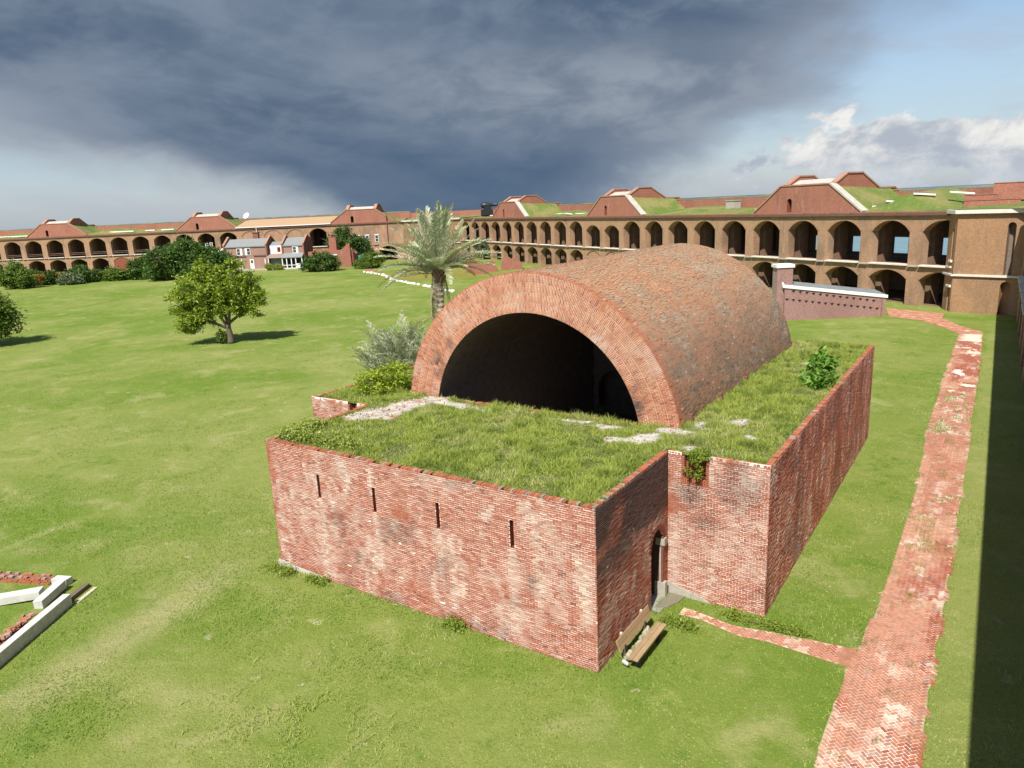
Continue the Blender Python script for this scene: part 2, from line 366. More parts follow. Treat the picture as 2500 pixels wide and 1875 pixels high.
# ================================================================== MAGAZINE
XL, XR, YF, YB = -14.54, 0.0, 0.0, 5.5          # front block
WXL, WXR, WYB = -18.1, 3.46, 27.2               # wide block behind it
HW = 5.33; COURSE = HW/76
VX, VZ, VR, VRI, VY0, VY1 = -7.36, 4.37, 6.83, 5.15, 8.2, 25.6
mag = empty('powder_magazine', (-7.3, 13.6, 0), 'low red brick powder magazine with grassy roof and great open barrel vault', 'magazine')
WB = dict(c=[], h=[], ax=[], col=[], full=[], wall=[])      # every wall brick before it is split into single and joined ones
BR_A, BR_B, BR_D, BR_O = np.array([0.375, 0.132, 0.080]), np.array([0.325, 0.110, 0.070]), np.array([0.085, 0.048, 0.040]), np.array([0.385, 0.120, 0.058])
WHT = np.array([0.66, 0.58, 0.50]); SOOT = np.array([0.035, 0.030, 0.027]); MORT = np.array([0.84, 0.75, 0.65])
SLX = [-11.70, -8.83, -5.91, -2.94]
def fields(kind, u, z):
    """efflorescence, soot and orange wash over a wall"""
    sd_ = {'front': 3, 'side': 23, 'wing': 43, 'long': 63, 'left': 83}[kind]
    e = np.maximum(sst(fbm(u*2.3, z*0.65, sd_), 0.53, 0.74), 0.55*sst(fbm(u*0.7, z*0.5, sd_+3), 0.46, 0.66))*sst(fbm(u*4.5, z*3.0, sd_+5), 0.30, 0.60)*0.9
    o = sst(fbm(u*0.55, z*1.1, sd_+9), 0.55, 0.70)*sst(fbm(u*2.0, z*3.0, sd_+8), 0.36, 0.6)
    s = sst(fbm(u*0.8, z*0.7, sd_+13), 0.58, 0.78)*0.40
    if kind == 'front':
        for i, sx in enumerate(SLX):
            x = sx+XL*0-XL; bottom = [0.25, 1.0, 1.3, 0.1][i]
            wob = 0.10*(fbm(z*1.7, z*0+i, 91)-0.5)*2
            w_ = 0.16+0.20*sst(fbm(z*1.2, z*0+i*3.3, 95), 0.4, 0.7)
            m = np.exp(-((u-x-wob)/w_)**2)*sst(z, bottom, bottom+0.5)*sst(z, 3.46, 3.36)
            e = np.maximum(e, m*0.85); o = o*(1-m)
        m = np.exp(-((u-14.15+0.25*(fbm(z*2, z*0, 97)-.5))/0.22)**2)*sst(z, 1.1, 1.8)*sst(z, 3.9, 3.2); e = np.maximum(e, m*0.9)
        m = np.exp(-((u-11.0)/0.10)**2)*sst(z, 1.0, 0.6); e = np.maximum(e, m*0.9)
        m = np.exp(-((u-2.9)/0.7)**2)*sst(z, 0.0, 0.15)*sst(z, 2.0, 1.3)*sst(fbm(u*3, z*3, 99), 0.35, 0.55); e = np.maximum(e, m*0.75)
        o = np.maximum(o, 0.9*sst(u, 0.55, 0.1)*sst(fbm(u*2, z*0.7, 88), 0.42, 0.6))
    if kind == 'side':
        s = np.maximum(s, 0.95*sst(z, 2.0, 3.8)*sst(fbm(u*0.7, z*1.3, 121), 0.22, 0.50)); o = np.maximum(o, sst(z, 3.2, 1.4)*sst(fbm(u*0.9, z*0.9, 125), 0.46, 0.58)*0.9)
        e = np.maximum(e*sst(z, 4.2, 3.0), 0.5*sst(fbm(u*1.6, z*1.3, 127), 0.54, 0.68)*sst(z, 3.4, 2.2))
    if kind == 'long':
        s = np.maximum(s, 0.42*sst(fbm(u*0.9, z*0.5, 131), 0.48, 0.70)); e = np.maximum(e*.6, 0.75*sst(fbm(u*2.6, z*0.40, 137), 0.50, 0.70)*sst(fbm(u*5, z*4, 138), .3, .6)); o = np.maximum(o*0.5, 0.65*sst(fbm(u*0.5, z*0.4, 139), 0.46, 0.62))
        o = np.maximum(o, 0.5*sst(z, 1.6, 0.2))
    if kind == 'wing':
        e = np.maximum(e, 0.8*np.exp(-((u-0.25)/0.28)**2)*sst(z, 3.4, 2.4)); e = np.maximum(e, 0.6*np.exp(-((u-0.9)/0.4)**2-((z-1.5)/0.7)**2)*sst(fbm(u*3, z*3, 141), .35, .55))
        s = np.maximum(s, 0.75*np.exp(-((u-0.8)/0.5)**2-((z-3.9)/0.45)**2)); s = np.maximum(s, 0.6*np.exp(-((u-1.35)/0.5)**2-((z-3.0)/0.3)**2))
    return e, s, o
def brick_col(kind, u, z, rng):
    n = len(u); t = rng.random(n); c = lerp(BR_A, BR_B, t)
    r = rng.random(n)-0.10*(fbm(u*1.1, z*1.5, 77)-0.48); dk_ = r < 0.045; c[dk_] = lerp(c[dk_], BR_D, 0.5)
    oo = r > 0.88; c[oo] = lerp(c[oo], BR_O, 0.6)
    e, s, o = fields(kind, u, z)
    c = lerp(c, BR_O*np.array([0.92, 0.85, 0.85]), o*0.6); c = lerp(c, WHT*np.array([.98, .96, .92]), e*(0.30+0.55*rng.random(n))); c = lerp(c, SOOT*1.5, s*0.85)
    return c*(0.92+0.18*rng.random((n, 1)))*{'long': 1.25, 'side': 1.1}.get(kind, 1.0)  # long and side walls lightened in colour to offset the grazing sun
def mortar_col(kind, u, z):
    e, s, o = fields(kind, u, z); base = MORT*({'side': 0.90, 'long': 0.92}.get(kind, 1.0))
    c = np.broadcast_to(base, (len(u), 3)); c = lerp(c, BR_O*0.95, np.clip(o*0.85, 0, 1)); c = lerp(c, WHT*1.08, e); c = lerp(c, np.array([0.16, 0.14, 0.125]), s*(0.45 if kind in ('side', 'long') else 0.6))
    return c*(0.85+0.3*fbm(u*9, z*9, 151)[:, None])
def lay(Wd, Ht, rng, L=0.213, J=0.0225):
    """common bond: (u0,u1,z0,z1,full)"""
    out = []
    nC = int(round(Ht/COURSE))
    for k_ in range(nC):
        hd_ = (k_ % 7 == 3); l = L/2 if hd_ else L
        off = (l*0.5 if k_ % 2 else 0.0)+rng.normal(0, 0.006)
        e = np.arange(-off, Wd+l, l); a = np.clip(e[:-1], 0, Wd); b_ = np.clip(e[1:], 0, Wd)
        ok = (b_-a) > 0.045; a, b_ = a[ok], b_[ok]; full = np.isclose(b_-a, l)
        out.append(np.stack([a+0.3*J*(a > 0), b_-0.3*J*(b_ < Wd), np.full(len(a), k_*COURSE+J/2), np.full(len(a), (k_+1)*COURSE-J/2), full*(1+hd_)], 1))
    return np.concatenate(out)
def wall(name, kind, O, ud, nd, Wd, Ht, holes=(), archs=(), label=None, bricks=True):
    """mortar backing with openings, and its bricks into WB"""
    O, ud, nd = (np.asarray(x, float) for x in (O, ud, nd)); rng = np.random.default_rng(abs(hash(kind)) % 1000 if False else {'front': 11, 'side': 12, 'wing': 13, 'long': 14, 'left': 15}[kind])
    us = np.unique(np.concatenate([np.linspace(0, Wd, int(Wd/0.11)+2)]+[np.array(h[:2]) for h in holes]))
    zs = np.unique(np.concatenate([np.linspace(0, Ht, int(Ht/0.11)+2)]+[np.array(h[2:4]) for h in holes]))
    U, Z = np.meshgrid(us, zs, indexing='ij'); nu, nz = U.shape
    V = O+U.reshape(-1, 1)*ud+Z.reshape(-1, 1)*np.array([0, 0, 1.0])-nd*0.012
    bulge = lambda a_, b2: 0.030*(fbm(a_*0.55, b2*0.6, 163)-0.5)*sst(a_, 0.0, 0.6)*sst(a_, Wd, Wd-0.6)+0.012*(fbm(a_*2.1, b2*2.4, 165)-0.5)
    V = V+nd*(0.008*(fbm(U.ravel()*6, Z.ravel()*6, 161)-0.5)+bulge(U.ravel(), Z.ravel()))[:, None]
    cu, cz = (us[:-1]+us[1:])/2, (zs[:-1]+zs[1:])/2; CU, CZ = np.meshgrid(cu, cz, indexing='ij')
    def inside(u, z, pad=0.0):
        m = np.zeros(u.shape, bool)
        for (a, b_, z0, z1) in holes: m |= (u > a-pad) & (u < b_+pad) & (z > z0-pad) & (z < z1+pad)
        for (a, b_, zs_, rise) in archs: m |= (u > a) & (u < b_) & (z >= zs_) & (z < zs_+rise*np.sqrt(np.clip(1-((u-(a+b_)/2)/((b_-a)/2))**2, 0, 1)))
        return m
    keep = ~inside(CU, CZ); i, j = np.nonzero(keep)
    F = np.stack([i*nz+j, (i+1)*nz+j, (i+1)*nz+j+1, i*nz+j+1], 1)
    mb = MB(); mb.add(V, F, mortar_col(kind, U.ravel(), Z.ravel())); o_ = mb.build(name, M_mortar, mag)
    if label: o_['label'] = label
    if bricks:
        B = lay(Wd, Ht, rng); ex = []
        for (a, b_, z0, z1) in holes:
            zc = (B[:, 2]+B[:, 3])/2; m = (zc > z0) & (zc < z1) & (B[:, 1] > a) & (B[:, 0] < b_)
            l_ = B[m].copy(); l_[:, 1] = a; l_[:, 4] = 0; r_ = B[m].copy(); r_[:, 0] = b_; r_[:, 4] = 0; B = B[~m]
            B = np.concatenate([B, l_[(l_[:, 1]-l_[:, 0]) > .03], r_[(r_[:, 1]-r_[:, 0]) > .03]])
        B = B[~inside((B[:, 0]+B[:, 1])/2, (B[:, 2]+B[:, 3])/2)]
        n = len(B); u, z = (B[:, 0]+B[:, 1])/2, (B[:, 2]+B[:, 3])/2
        proud = rng.normal(0.0, 0.0035, n)+bulge(u, z); proud[rng.random(n) < 0.04] -= 0.004
        hd = 0.022
        WB['c'].append(O+u[:, None]*ud+z[:, None]*np.array([0, 0, 1.0])+nd*(proud-hd)[:, None])
        WB['h'].append(np.stack([(B[:, 1]-B[:, 0])/2, np.full(n, hd), (B[:, 3]-B[:, 2])/2], 1))
        tl = rng.normal(0, 0.006, n); ca, sa = np.cos(tl)[:, None], np.sin(tl)[:, None]
        zz = np.array([0, 0, 1.0])
        WB['ax'].append(np.stack([ud*ca+zz*sa, np.broadcast_to(nd, (n, 3)), zz*ca-ud*sa], 1))
        WB['col'].append(brick_col(kind, u, z, rng)); WB['full'].append(B[:, 4]); WB['wall'].append(np.full(n, len(WB['wall'])))
    return o_
slits = [(x-XL-0.07, x-XL+0.07, 3.46, 4.40) for x in SLX]
walls = {}
walls['front'] = wall('front_wall', 'front', (XL, YF, 0), (1, 0, 0), (0, -1, 0), XR-XL, HW, slits)
DOOR = (4.02, 5.06, 0.0, 2.22)
walls['side'] = wall('side_wall', 'side', (0, 0, 0), (0, 1, 0), (1, 0, 0), YB, HW, [DOOR], [(4.02, 5.06, 2.22, 0.60)])
NOT = (0.48, 1.44, 4.32, HW+0.1)
walls['wing'] = wall('wing_wall', 'wing', (0, YB, 0), (1, 0, 0), (0, -1, 0), WXR, HW, [NOT])
walls['long'] = wall('long_wall', 'long', (WXR, YB, 0), (0, 1, 0), (1, 0, 0), WYB-YB, HW)
NOTL = (2.45, 3.05, 4.32, HW+0.1)
walls['left'] = wall('left_wing_wall', 'left', (WXL, YB, 0), (1, 0, 0), (0, -1, 0), XL-WXL, HW, [NOTL])
# bricks: the 300 that show largest are objects, the rest are joined
bc, bh, bax, bcol, bfull, bw = (np.concatenate(WB[k_]) for k_ in ('c', 'h', 'ax', 'col', 'full', 'wall'))
px, dz = project(bc); view = CAM-bc; dist = np.linalg.norm(view, axis=1)
area = bh[:, 0]*bh[:, 2]*np.clip((bax[:, 1]*view).sum(1)/dist, 0, 1)/dist**2
area[(bfull != 1)] = 0; pick = np.argsort(-area)[:300]; single = np.zeros(len(bc), bool); single[pick] = True
V, Q = boxes(bc[~single], bh[~single], bax[~single], (0, 1, 3, 2, 4, 5)); 
mb = MB(); mb.add(V, Q, rep8(bcol[~single])); mb.build('wall_brickwork', M_brick, mag, kind='stuff')
hs = bh[pick[0]].copy(); V1, Q1 = boxes(np.zeros((1, 3)), hs[None])
brick_me = mesh_np('brick', V1, [Q1], M_brick_o)
wnames = list(walls)
for i in pick:
    p_ = walls[wnames[int(bw[i])]]; o = bpy.data.objects.new('brick', brick_me); COL.objects.link(o); o.parent = p_
    m = Matrix(bax[i].T.tolist()); l = bc[i]-wloc(p_)
    o.matrix_local = Matrix.Translation(l)@m.to_4x4(); o.color = (*np.clip(bcol[i], 0, 1), 1)
# plain unseen sides, slit linings, doorway
mb = MB()
mb.quad((WXL, WYB, 0), (WXR, WYB, 0), (WXR, WYB, HW), (WXL, WYB, HW), (.3, .1, .06)); mb.quad((WXL, YB, 0), (WXL, WYB, 0), (WXL, WYB, HW), (WXL, YB, HW), (.3, .1, .06))
mb.quad((XL, YF, 0), (XL, YB, 0), (XL, YB, HW), (XL, YF, HW), (.3, .1, .06)); mb.build('rear_wall', M_mortar, mag)
for x in SLX:
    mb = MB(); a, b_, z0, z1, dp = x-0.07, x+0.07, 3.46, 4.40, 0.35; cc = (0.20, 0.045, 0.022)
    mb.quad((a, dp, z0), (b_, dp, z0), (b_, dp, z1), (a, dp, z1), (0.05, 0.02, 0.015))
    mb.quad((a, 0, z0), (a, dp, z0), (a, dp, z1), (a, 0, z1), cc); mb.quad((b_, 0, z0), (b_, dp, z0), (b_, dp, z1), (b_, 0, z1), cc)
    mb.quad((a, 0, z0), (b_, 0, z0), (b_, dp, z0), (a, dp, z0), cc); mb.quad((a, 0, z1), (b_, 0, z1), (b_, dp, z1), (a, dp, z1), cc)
    mb.build('loophole', M_brick, mag)
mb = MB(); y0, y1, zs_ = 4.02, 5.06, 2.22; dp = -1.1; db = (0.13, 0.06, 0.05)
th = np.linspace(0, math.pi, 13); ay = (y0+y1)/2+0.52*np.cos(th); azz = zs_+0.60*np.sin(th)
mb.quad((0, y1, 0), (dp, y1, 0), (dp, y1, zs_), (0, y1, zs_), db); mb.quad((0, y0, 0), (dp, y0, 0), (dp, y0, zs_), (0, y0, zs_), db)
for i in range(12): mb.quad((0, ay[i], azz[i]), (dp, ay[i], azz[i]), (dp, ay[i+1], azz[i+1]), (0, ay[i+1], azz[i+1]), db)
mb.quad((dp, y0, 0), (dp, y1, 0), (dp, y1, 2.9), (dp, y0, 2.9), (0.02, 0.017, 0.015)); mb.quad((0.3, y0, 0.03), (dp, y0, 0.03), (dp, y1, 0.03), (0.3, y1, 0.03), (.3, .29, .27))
door = mb.build('doorway', M_brick, mag)
for (yy, zz, hz, hx) in ((5.07, 0.30, 0.30, 0.20), (5.07, 2.16, 0.13, 0.17), (5.085, 1.25, 0.72, 0.03)):
    MB().box((-0.10, yy+0.06, zz), (hx, 0.10, hz), col=(.5, .46, .4)).build('jamb_stone', M_stone, door)
for i in range(13):                                      # brick arch round the door head
    a_ = math.pi*(i+0.5)/13; c_ = np.array([0.008, 4.54+0.63*math.cos(a_), zs_+0.71*math.sin(a_)])
    ax = np.array([[1, 0, 0], [0, math.cos(a_), math.sin(a_)], [0, -math.sin(a_), math.cos(a_)]], float)
    MB().box(c_, (0.012, 0.10, 0.050), ax, (0.22, 0.07, 0.05)).build('arch_brick', M_brick, door)
mb = MB(); mb.prism([(0.02, 4.25, 0), (0.40, 4.45, 0), (0.62, 5.0, 0), (0.70, 5.44, 0), (0.02, 5.44, 0)], (0, 0, .05), (.20, .18, .13)); mb.build('door_step', M_attr, mag)
mb = MB(); mb.prism([(0, YB-0.05, 0), (1.6, YB-0.05, 0), (1.3, YB-0.05, 0.12), (0.4, YB-0.05, 0.36), (0, YB-0.05, 0.46)], (0, 0.06, 0)); mb.build('render_patch', M_stone, mag)
mb = MB(); mb.prism([(XL-0.12, -0.10, 0), (XL+2.6, -0.06, 0), (XL+2.4, -0.02, 0.10), (XL+1.2, -0.03, 0.14), (XL-0.10, -0.04, 0.22)], (0, 0.05, 0)); mb.build('footing', M_stone, mag)
# drain notches in the parapets of the wings
for nm, X0, (a, b_, z0, z1) in (('drain_notch', 0.0, NOT), ('drain_notch', WXL, NOTL)):
    mb = MB(); d1 = 0.42; cc = np.array((0.30, 0.085, 0.05)); A_, B_ = X0+a, X0+b_
    mb.quad((A_, YB+d1, z0), (B_, YB+d1, z0), (B_, YB+d1, HW), (A_, YB+d1, HW), cc); mb.quad((A_, YB, z0), (A_, YB+d1, z0), (A_, YB+d1, HW), (A_, YB, HW), cc); mb.quad((B_, YB, z0), (B_, YB+d1, z0), (B_, YB+d1, HW), (B_, YB, HW), cc)
    mb.quad((A_, YB, z0), (B_, YB, z0), (B_, YB+d1, z0), (A_, YB+d1, z0), cc)
    nt = mb.build(nm, M_mortar, mag)
    for k_ in range(int((z1-z0)/COURSE)-1):              # bricks of the stepped cheeks
        for j_, yy in ((0, 0.10), (1, 0.32)):
            w_ = 0.10-0.035*j_
            for sgn, xx in ((1, A_), (-1, B_)):
                MB().box((xx+sgn*(w_/2+0.06*j_), YB+yy, z0+(k_+0.5)*COURSE), (w_/2+0.03*j_, 0.095, COURSE/2-0.008), col=lerp(BR_A, BR_B, R.random())).build('brick', M_brick, nt)
    for k_ in range(int((B_-A_)/0.075)):
        MB().box((A_+0.0375+0.075*k_, YB+0.06, z0+0.10), (0.030, 0.07, 0.10), col=lerp(BR_O, BR_A, R.random())).build('brick', M_brick, nt)

# ---- coping course along the wall heads (headers laid across the wall)
mb = MB(); cs = []
def coping(p, q, inward, skip=()):
    p, q = np.array(p, float), np.array(q, float); L_ = np.linalg.norm(q-p); d_ = (q-p)/L_; n_ = int(L_/0.109)
    s_ = (np.arange(n_)+0.5)*L_/n_
    ok = R.random(n_) > 0.10
    for (a, b_) in skip: ok &= ~((s_ > a) & (s_ < b_))
    s_ = s_[ok]; n2 = len(s_); iw = np.array(inward, float)
    c_ = p+s_[:, None]*d_+iw*(0.112+R.normal(0, 0.006, (n2, 1))); c_[:, 2] = HW+0.034+R.normal(0, 0.006, n2)
    V, Q = boxes(c_, np.stack([np.full(n2, 0.047), np.full(n2, 0.104), np.full(n2, 0.031)], 1), np.array([d_, iw, [0, 0, 1]]))
    col = lerp(BR_O*0.95, BR_A, R.random(n2)); col[R.random(n2) < 0.15] = (0.30, 0.24, 0.18)
    mb.add(V, Q, rep8(col*(0.8+0.4*R.random((n2, 1)))))
coping((XL, 0, 0), (0, 0, 0), (0, 1, 0)); coping((0, 0.22, 0), (0, YB-0.02, 0), (-1, 0, 0)); coping((0.0, YB, 0), (WXR, YB, 0), (0, 1, 0), [(0.4, 1.5)])
coping((WXR, YB+0.22, 0), (WXR, WYB, 0), (-1, 0, 0)); coping((WXL, YB, 0), (XL, YB, 0), (0, 1, 0), [(2.4, 3.1)]); coping((WXL, WYB, 0), (WXR-0.22, WYB, 0), (0, -1, 0))
coping((XL, 0.22, 0), (XL, YB, 0), (1, 0, 0)); coping((WXL, YB+0.22, 0), (WXL, WYB-0.22, 0), (1, 0, 0))
coping((VX-VRI+0.1, 8.12, 0), (VX+VRI-0.1, 8.12, 0), (0, -1, 0))
mb.build('coping_course', M_brick, mag, kind='stuff')

# ---- roof deck of soil and shell gravel, with its grass
def gravel(x, y):
    g_ = np.zeros(np.shape(x))
    for (a, b_, ra, rb, s_) in ((-10.3, 7.25, 1.7, .42, 1), (-4.7, 7.35, .9, .35, .9), (-3.1, 7.05, .9, .45, 1), (-1.3, 6.4, .75, .9, 1.1), (-.75, 7.7, .8, .5, 1), (-2.2, 5.9, .8, .35, .8), (-11.9, 2.65, .35, .12, 1), (-3.5, 2.45, .45, .16, .8),
                            (1.1, 9.9, .6, .5, .8), (-.1, 8.9, .5, .55, .8), (.5, 6.2, .35, .35, 1), (2.4, 6.3, .4, .25, .7), (1.0, 12.0, .35, .3, .7), (.9, 21.3, .7, .35, .9), (2.0, 8.2, .4, .3, .7), (-6.6, 5.0, .35, .15, .6), (-8.3, 6.0, .4, .2, .6)):
        g_ = np.maximum(g_, s_*np.exp(-((x-a)/ra)**2-((y-b_)/rb)**2))
    # band of broken masonry running back from the left drain to the foot of the vault
    t_ = np.clip((y-3.5)/4.4, 0, 1); xc = -13.3+1.2*t_
    g_ = np.maximum(g_, 1.15*np.exp(-((x-xc)/(0.95-0.25*t_))**2)*sst(y, 3.0, 3.8)*sst(y, 8.2, 7.8))
    return sst(g_+1.1*(fbm(x*2.6, y*2.6, 201)-0.5), 0.38, 0.66)
xs = np.arange(WXL+0.1, WXR, 0.18); ys = np.arange(0.12, WYB, 0.18); X_, Y_ = np.meshgrid(xs, ys, indexing='ij')
def on_roof(x, y, pad=0.0):
    f_ = (x > XL+0.1+pad) & (x < XR-0.1-pad) & (y > 0.1+pad) & (y <= 8.12)
    w_ = (x > WXL+0.1+pad) & (x < WXR-0.1-pad) & (y > YB+0.1+pad) & (y < WYB-0.1-pad)
    v_ = (np.abs(x-VX) < VR-0.15) & (y > 8.0)
    return (f_ | w_) & ~(v_ & (y > 8.12))
def roof_z(x, y):
    edge = np.minimum(np.minimum(y, 9), np.where(y < YB, np.minimum(x-XL, XR-x), np.minimum(x-WXL, WXR-x)))
    return HW-0.02+0.13*sst(edge, 0.1, 1.3)*fbm(x*0.9, y*0.9, 205)+0.03*fbm(x*4, y*4, 207)-0.02+0.08*gravel(x, y)*sst(edge, .2, .8)*(x < -11)
Zr = roof_z(X_, Y_); gr = gravel(X_, Y_)
col = lerp(np.array([0.10, 0.115, 0.035]), np.array([0.46, 0.43, 0.37]), gr.ravel()); col = col*(0.55+0.9*fbm(X_.ravel()*5, Y_.ravel()*5, 211)[:, None])
red = sst(fbm(X_.ravel()*3.1, Y_.ravel()*3.1, 213), 0.56, 0.66)*gr.ravel()*(X_.ravel() < -11); col = lerp(col, np.array([0.40, 0.17, 0.11]), red*0.8)
nx, ny = X_.shape; cx, cy = (X_[:-1, :-1]+0.09), (Y_[:-1, :-1]+0.09); i, j = np.nonzero(on_roof(cx, cy, -0.05))
F = np.stack([i*ny+j, (i+1)*ny+j, (i+1)*ny+j+1, i*ny+j+1], 1)
mb = MB(); mb.add(np.stack([X_, Y_, Zr], -1).reshape(-1, 3), F, col); mb.build('roof_deck', M_mortar, mag)
# loose white lumps lying on the gravel
n_ = 1500; x = R.uniform(WXL, WXR, 26000); y = R.uniform(0, WYB, 26000); ok = on_roof(x, y, 0.15) & (gravel(x, y) > 0.6); x, y = x[ok][:n_], y[ok][:n_]
mb = MB(); hh = 0.008+0.045*R.random((len(x), 3))**2*np.array([1, 1, 0.6]); rr = R.uniform(0, 3.14, len(x))
ax = np.stack([np.stack([np.cos(rr), np.sin(rr), 0.2*R.normal(size=len(x))], 1), np.stack([-np.sin(rr), np.cos(rr), 0*rr], 1), np.stack([0*rr, 0.2*R.normal(size=len(x)), 1+0*rr], 1)], 1)
V, Q = boxes(np.stack([x, y, roof_z(x, y)+0.02], 1), hh, ax)
mb.add(V, Q, rep8(lerp(np.array([.50, .47, .41]), np.array([.36, .18, .12]), (R.random(len(x)) < 0.16*(x < 5)).astype(float))*(0.7+0.4*R.random((len(x), 1)))))
mb.build('masonry_rubble', M_attr, mag, kind='stuff')

# ---- vault: shell, arch face, brickwork, lining
a0 = math.asin((HW-0.05-VZ)/VR)
th = np.linspace(a0, math.pi-a0, 90); yy = np.linspace(VY0+0.02, VY1, 60); T, Yg = np.meshgrid(th, yy, indexing='ij')
def vcol(T, Y, mort):
    a = (T-a0)/(math.pi-2*a0)*19.4                                   # metres round the arc from the right foot
    low = sst(a, 4.6, 1.6); n1 = fbm(a*1.0, Y*0.45, 221); n2 = fbm(a*4.2, Y*1.7, 223); n3 = fbm(a*6, Y*3, 225)
    red = lerp(np.array([0.440, 0.210, 0.112]), np.array([0.400, 0.245, 0.145]), n2)
    grey = lerp(np.array([0.370, 0.280, 0.178]), np.array([0.300, 0.235, 0.160]), n3)
    c = lerp(red, grey, np.clip(sst(n1*0.45+n2*0.55, 0.40, 0.68)*0.55+sst(Y, 12, 23)*0.20, 0, 1))
    st_ = sst(fbm(a*13.0, Y*0.9, 227), 0.56, 0.74)*0.28; c = lerp(c, np.array([0.15, 0.10, 0.075]), st_)
    dk = np.clip(low*0.20+low*sst(n2, 0.40, 0.64)*0.22, 0, 0.42)
    c = lerp(c, np.array([0.095, 0.072, 0.058]), dk)
    if mort: c = lerp(c, lerp(np.array([0.46, 0.37, 0.27]), np.array([0.56, 0.47, 0.37]), low), 0.50+0.42*low)
    c = lerp(c, np.array([0.50, 0.46, 0.38]), sst(n3*0.5+n1*0.5, 0.60, 0.74)*0.35)
    edge = sst(Y, VY0+0.75, VY0+0.1); return lerp(c, np.array([0.43, 0.16, 0.085]) if not mort else np.array([.5, .36, .27]), edge*0.8)
vsag = lambda a_, y_: 0.10*(fbm(np.asarray(a_)*2.2, np.asarray(y_)*0.28, 235)-0.5)*sst(y_, VY0, VY0+2.0)
Rg = VR-0.012+vsag(T, Yg); V = np.stack([VX+Rg*np.cos(T), Yg, VZ+Rg*np.sin(T)], -1).reshape(-1, 3); na, nb_ = T.shape
i, j = np.meshgrid(np.arange(na-1), np.arange(nb_-1), indexing='ij'); i, j = i.ravel(), j.ravel()
F = np.stack([i*nb_+j, (i+1)*nb_+j, (i+1)*nb_+j+1, i*nb_+j+1], 1)
mb = MB(); mb.add(V, F, vcol(T.ravel(), Yg.ravel(), True)); mb.build('vault', M_mortar, mag, smooth=True)
da = COURSE/VR; rows = int((math.pi-2*a0)/da); cs_, hs_, axs, cl = [], [], [], []
for r_ in range(rows):
    a = a0+(r_+0.5)*da; e = np.arange(VY0-(0.106 if r_ % 2 else 0), VY1+0.2, 0.213); s0 = np.clip(e[:-1], VY0, VY1); s1 = np.clip(e[1:], VY0, VY1); ok = s1-s0 > 0.05
    s0, s1 = s0[ok], s1[ok]; n = len(s0); ca, sa = math.cos(a), math.sin(a); pr_ = R.normal(0.002, 0.006, n)+0.016*(fbm(np.full(n, a*9), s0*1.3, 231)-0.5)+vsag(np.full(n, a), (s0+s1)/2)
    cs_.append(np.stack([VX+(VR-0.02+pr_)*ca, (s0+s1)/2, VZ+(VR-0.02+pr_)*sa], 1)); hs_.append(np.stack([np.full(n, 0.022), (s1-s0)/2-0.007, np.full(n, COURSE/2-0.0065)], 1))
    axs.append(np.broadcast_to(np.array([[ca, 0, sa], [0, 1, 0], [-sa, 0, ca]]), (n, 3, 3)))
    c = vcol(np.full(n, a), (s0+s1)/2, False)*(0.86+0.28*R.random((n, 1))); q_ = R.random(n) < 0.06; c[q_] = c[q_]*0.68; cl.append(c)
V, Q = boxes(np.concatenate(cs_), np.concatenate(hs_), np.concatenate(axs)); mb = MB(); mb.add(V, Q, rep8(np.concatenate(cl))); mb.build('vault_brickwork', M_brick, mag, kind='stuff')
# arch face: four rings of radial bricks
def acol(rr, a, n, mort=False):
    x = VX+rr*np.cos(a); z = VZ+rr*np.sin(a)
    e = sst(fbm(x*1.2, z*1.2, 241), 0.58, 0.74)*0.30; s = np.zeros(len(x))
    for (sx, sz, ra, rb, st_) in ((-12.35, 6.95, .30, .55, .95), (-11.55, 7.9, .22, .3, .6), (-2.35, 6.2, .24, .75, .9)): s = np.maximum(s, st_*np.exp(-((x-sx)/ra)**2-((z-sz)/rb)**2)*sst(fbm(x*5, z*5, 245), .25, .5))
    e = np.maximum(e, 0.9*np.exp(-((x+4.15)/.45)**2-((z-8.35)/.40)**2)*sst(fbm(x*4, z*4, 247), .3, .5))
    if mort: c = np.broadcast_to(MORT*np.array([1.0, .92, .84]), (len(x), 3)); c = lerp(c, np.array([.45, .22, .13]), sst(fbm(x*1.5, z*1.5, 249), .54, .70)*0.6)
    else:
        t_ = R.random(n); c = lerp(np.array([0.405, 0.145, 0.078]), np.array([0.45, 0.205, 0.112]), t_); dk = R.random(n) < 0.12; c[dk] = np.array([.30, .095, .065])
        w_ = sst(np.abs(rr-VRI-0.85), .45, .1); c = lerp(c, np.array([.46, .24, .13]), w_*0.5*R.random(n))
        c = c*(0.86+0.28*R.random((n, 1)))
    c = lerp(c, WHT*0.95, e*0.8); return lerp(c, SOOT*2, s)
th = np.linspace(a0-0.02, math.pi-a0+0.02, 160); rr = np.linspace(VRI, VR-0.01, 14); T, Rr = np.meshgrid(th, rr, indexing='ij'); na, nb_ = T.shape
V = np.stack([VX+Rr*np.cos(T), np.full(T.shape, VY0+0.012), VZ+Rr*np.sin(T)], -1).reshape(-1, 3)
i, j = np.meshgrid(np.arange(na-1), np.arange(nb_-1), indexing='ij'); i, j = i.ravel(), j.ravel(); F = np.stack([i*nb_+j, (i+1)*nb_+j, (i+1)*nb_+j+1, i*nb_+j+1], 1)
mb = MB(); mb.add(V, F, acol(Rr.ravel(), T.ravel(), 0, True)); mb.build('arch_face', M_mortar, mag)
cs_, hs_, axs, cl = [], [], [], []; RW = (VR-VRI)/4
